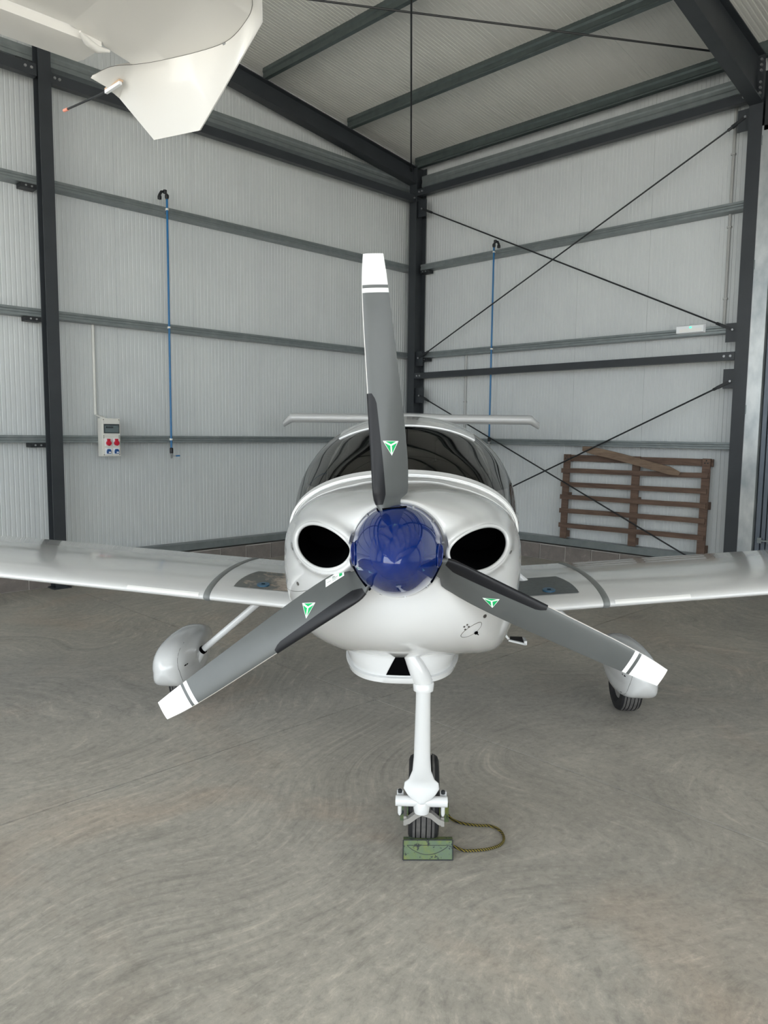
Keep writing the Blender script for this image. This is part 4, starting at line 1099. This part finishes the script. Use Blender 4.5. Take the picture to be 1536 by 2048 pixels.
# aileron with a small gap
rings = []
for x in (-7.85, -7.86, -8.5, -9.5, -11.5):
    te = -5.845 if x < -7.855 else -5.87
    rings.append([Vector((x, -6.004, 2.955)), Vector((x, -5.985, 2.965)), Vector((x, te, 2.908)), Vector((x, te, 2.903)), Vector((x, -5.96, 2.897)), Vector((x, -6.000, 2.900))])
B().loft(rings, True, True, True).make('aileron', 'white_second', p2, True, 40)
s = B().tube([(-7.93, -6.03, 2.905), (-7.90, -6.01, 2.895), (-7.86, -5.99, 2.893), (-7.82, -5.99, 2.90)], [.004, .012, .012, .004], 10); s.make('hinge_fairing', 'white_second', p2, True)
# drooped tip: grid from the seam down to the lower edge, inner and outer skins
S_ = [(-7.788, -5.797, 2.9), (-7.772, -5.898, 2.9), (-7.73, -5.962, 2.9), (-7.69, -6.033, 2.9), (-7.632, -6.177, 2.9), (-7.602, -6.304, 2.9), (-7.617, -6.42, 2.905), (-7.647, -6.505, 2.915), (-7.72, -6.585, 2.93)]
B_ = [(-7.79, -5.787, 2.893), (-7.74, -5.790, 2.880), (-7.68, -5.765, 2.868), (-7.6, -5.852, 2.73), (-7.6, -6.145, 2.685), (-7.6, -6.266, 2.758), (-7.595, -6.375, 2.835), (-7.592, -6.47, 2.90), (-7.66, -6.56, 2.935)]
Sd = cr(S_, 5); Bd = []
for seg in range(8):
    a_, b_2 = Vector(B_[seg]), Vector(B_[seg+1])
    for k in range(5): Bd.append(a_.lerp(b_2, k/5))
Bd.append(Vector(B_[-1]))
nrow = 9; outer = []; inner = []
for i, (p, q) in enumerate(zip(Sd, Bd)):
    f = i/(len(Sd)-1); ro = []; ri = []
    for j in range(nrow):
        g = j/(nrow-1); m = p.lerp(q, g); bulge = .022*sin(pi*min(1, f*1.05))*sin(pi*g)
        th = (.004+.028*(1-g)**1.0*(.3+.7*sin(pi*min(1, f))))
        ri.append(m+Vector((-bulge*.0, 0, bulge*.25))); ro.append(m+Vector((th*.8+.002, -th*.1, th*.55)))
    inner.append(ri); outer.append(ro)
s = B(); s.loft(inner, False); s.loft(outer, False)
n_ = len(Sd); edge_i = [r[-1] for r in inner]; edge_o = [r[-1] for r in outer]; s.loft([edge_i, edge_o], False)
k0 = 10; m_ = len(Sd)-k0
rowsU = []; rowsT = []
for jj in range(5):
    g = jj/4
    rowsU.append([Sd[k0+i].lerp(w2(-7.952, .97*(1-i/(m_-1)), False), g) for i in range(m_)])
    rowsT.append([outer[k0+i][0].lerp(w2(-7.952, .97*(1-i/(m_-1)), True), g)+Vector((0, 0, .03*sin(pi*g)*(1-.0))) for i in range(m_)])
s.loft(rowsU, False); s.loft(rowsT, False)
s.loft([inner[0], outer[0]], False); s.loft([inner[-1], outer[-1]], False)
tip = s.make('drooped_wing_tip', 'white_second', p2, True, 45)
B().tube([p+Vector((0, 0, -.0003)) for p in Sd], .0009, 5, False).make('tip_seam', 'frame_grey', tip)
for c_ in ((-7.672, -6.010, 2.896), (-7.598, -6.295, 2.896)): B().lathe([(.0001, -.004), (.007, -.003), (.009, 0), (.006, .004)], c_, 'Z', 12).make('screw', 'bolt_steel', tip, True)
s = B().bar((-7.722, -5.860, 2.878), (-7.728, -5.765, 2.874), .010, .012); ho = s.make('wick_holder', 'socket_white', tip)
B().bar((-7.720, -5.862, 2.885), (-7.726, -5.765, 2.882), .014, .006).make('primer_patch', 'primer_tan', tip)
B().tube([(-7.727, -5.79, 2.874), (-7.722, -5.70, 2.885), (-7.72, -5.42, 2.915)], [.0045, .0038, .0038], 8).make('static_wick', 'black_plate', tip, True)
B().tube([(-7.72, -5.435, 2.913), (-7.72, -5.40, 2.917)], .0055, 8).make('wick_tip', 'wick_tip', tip, True)
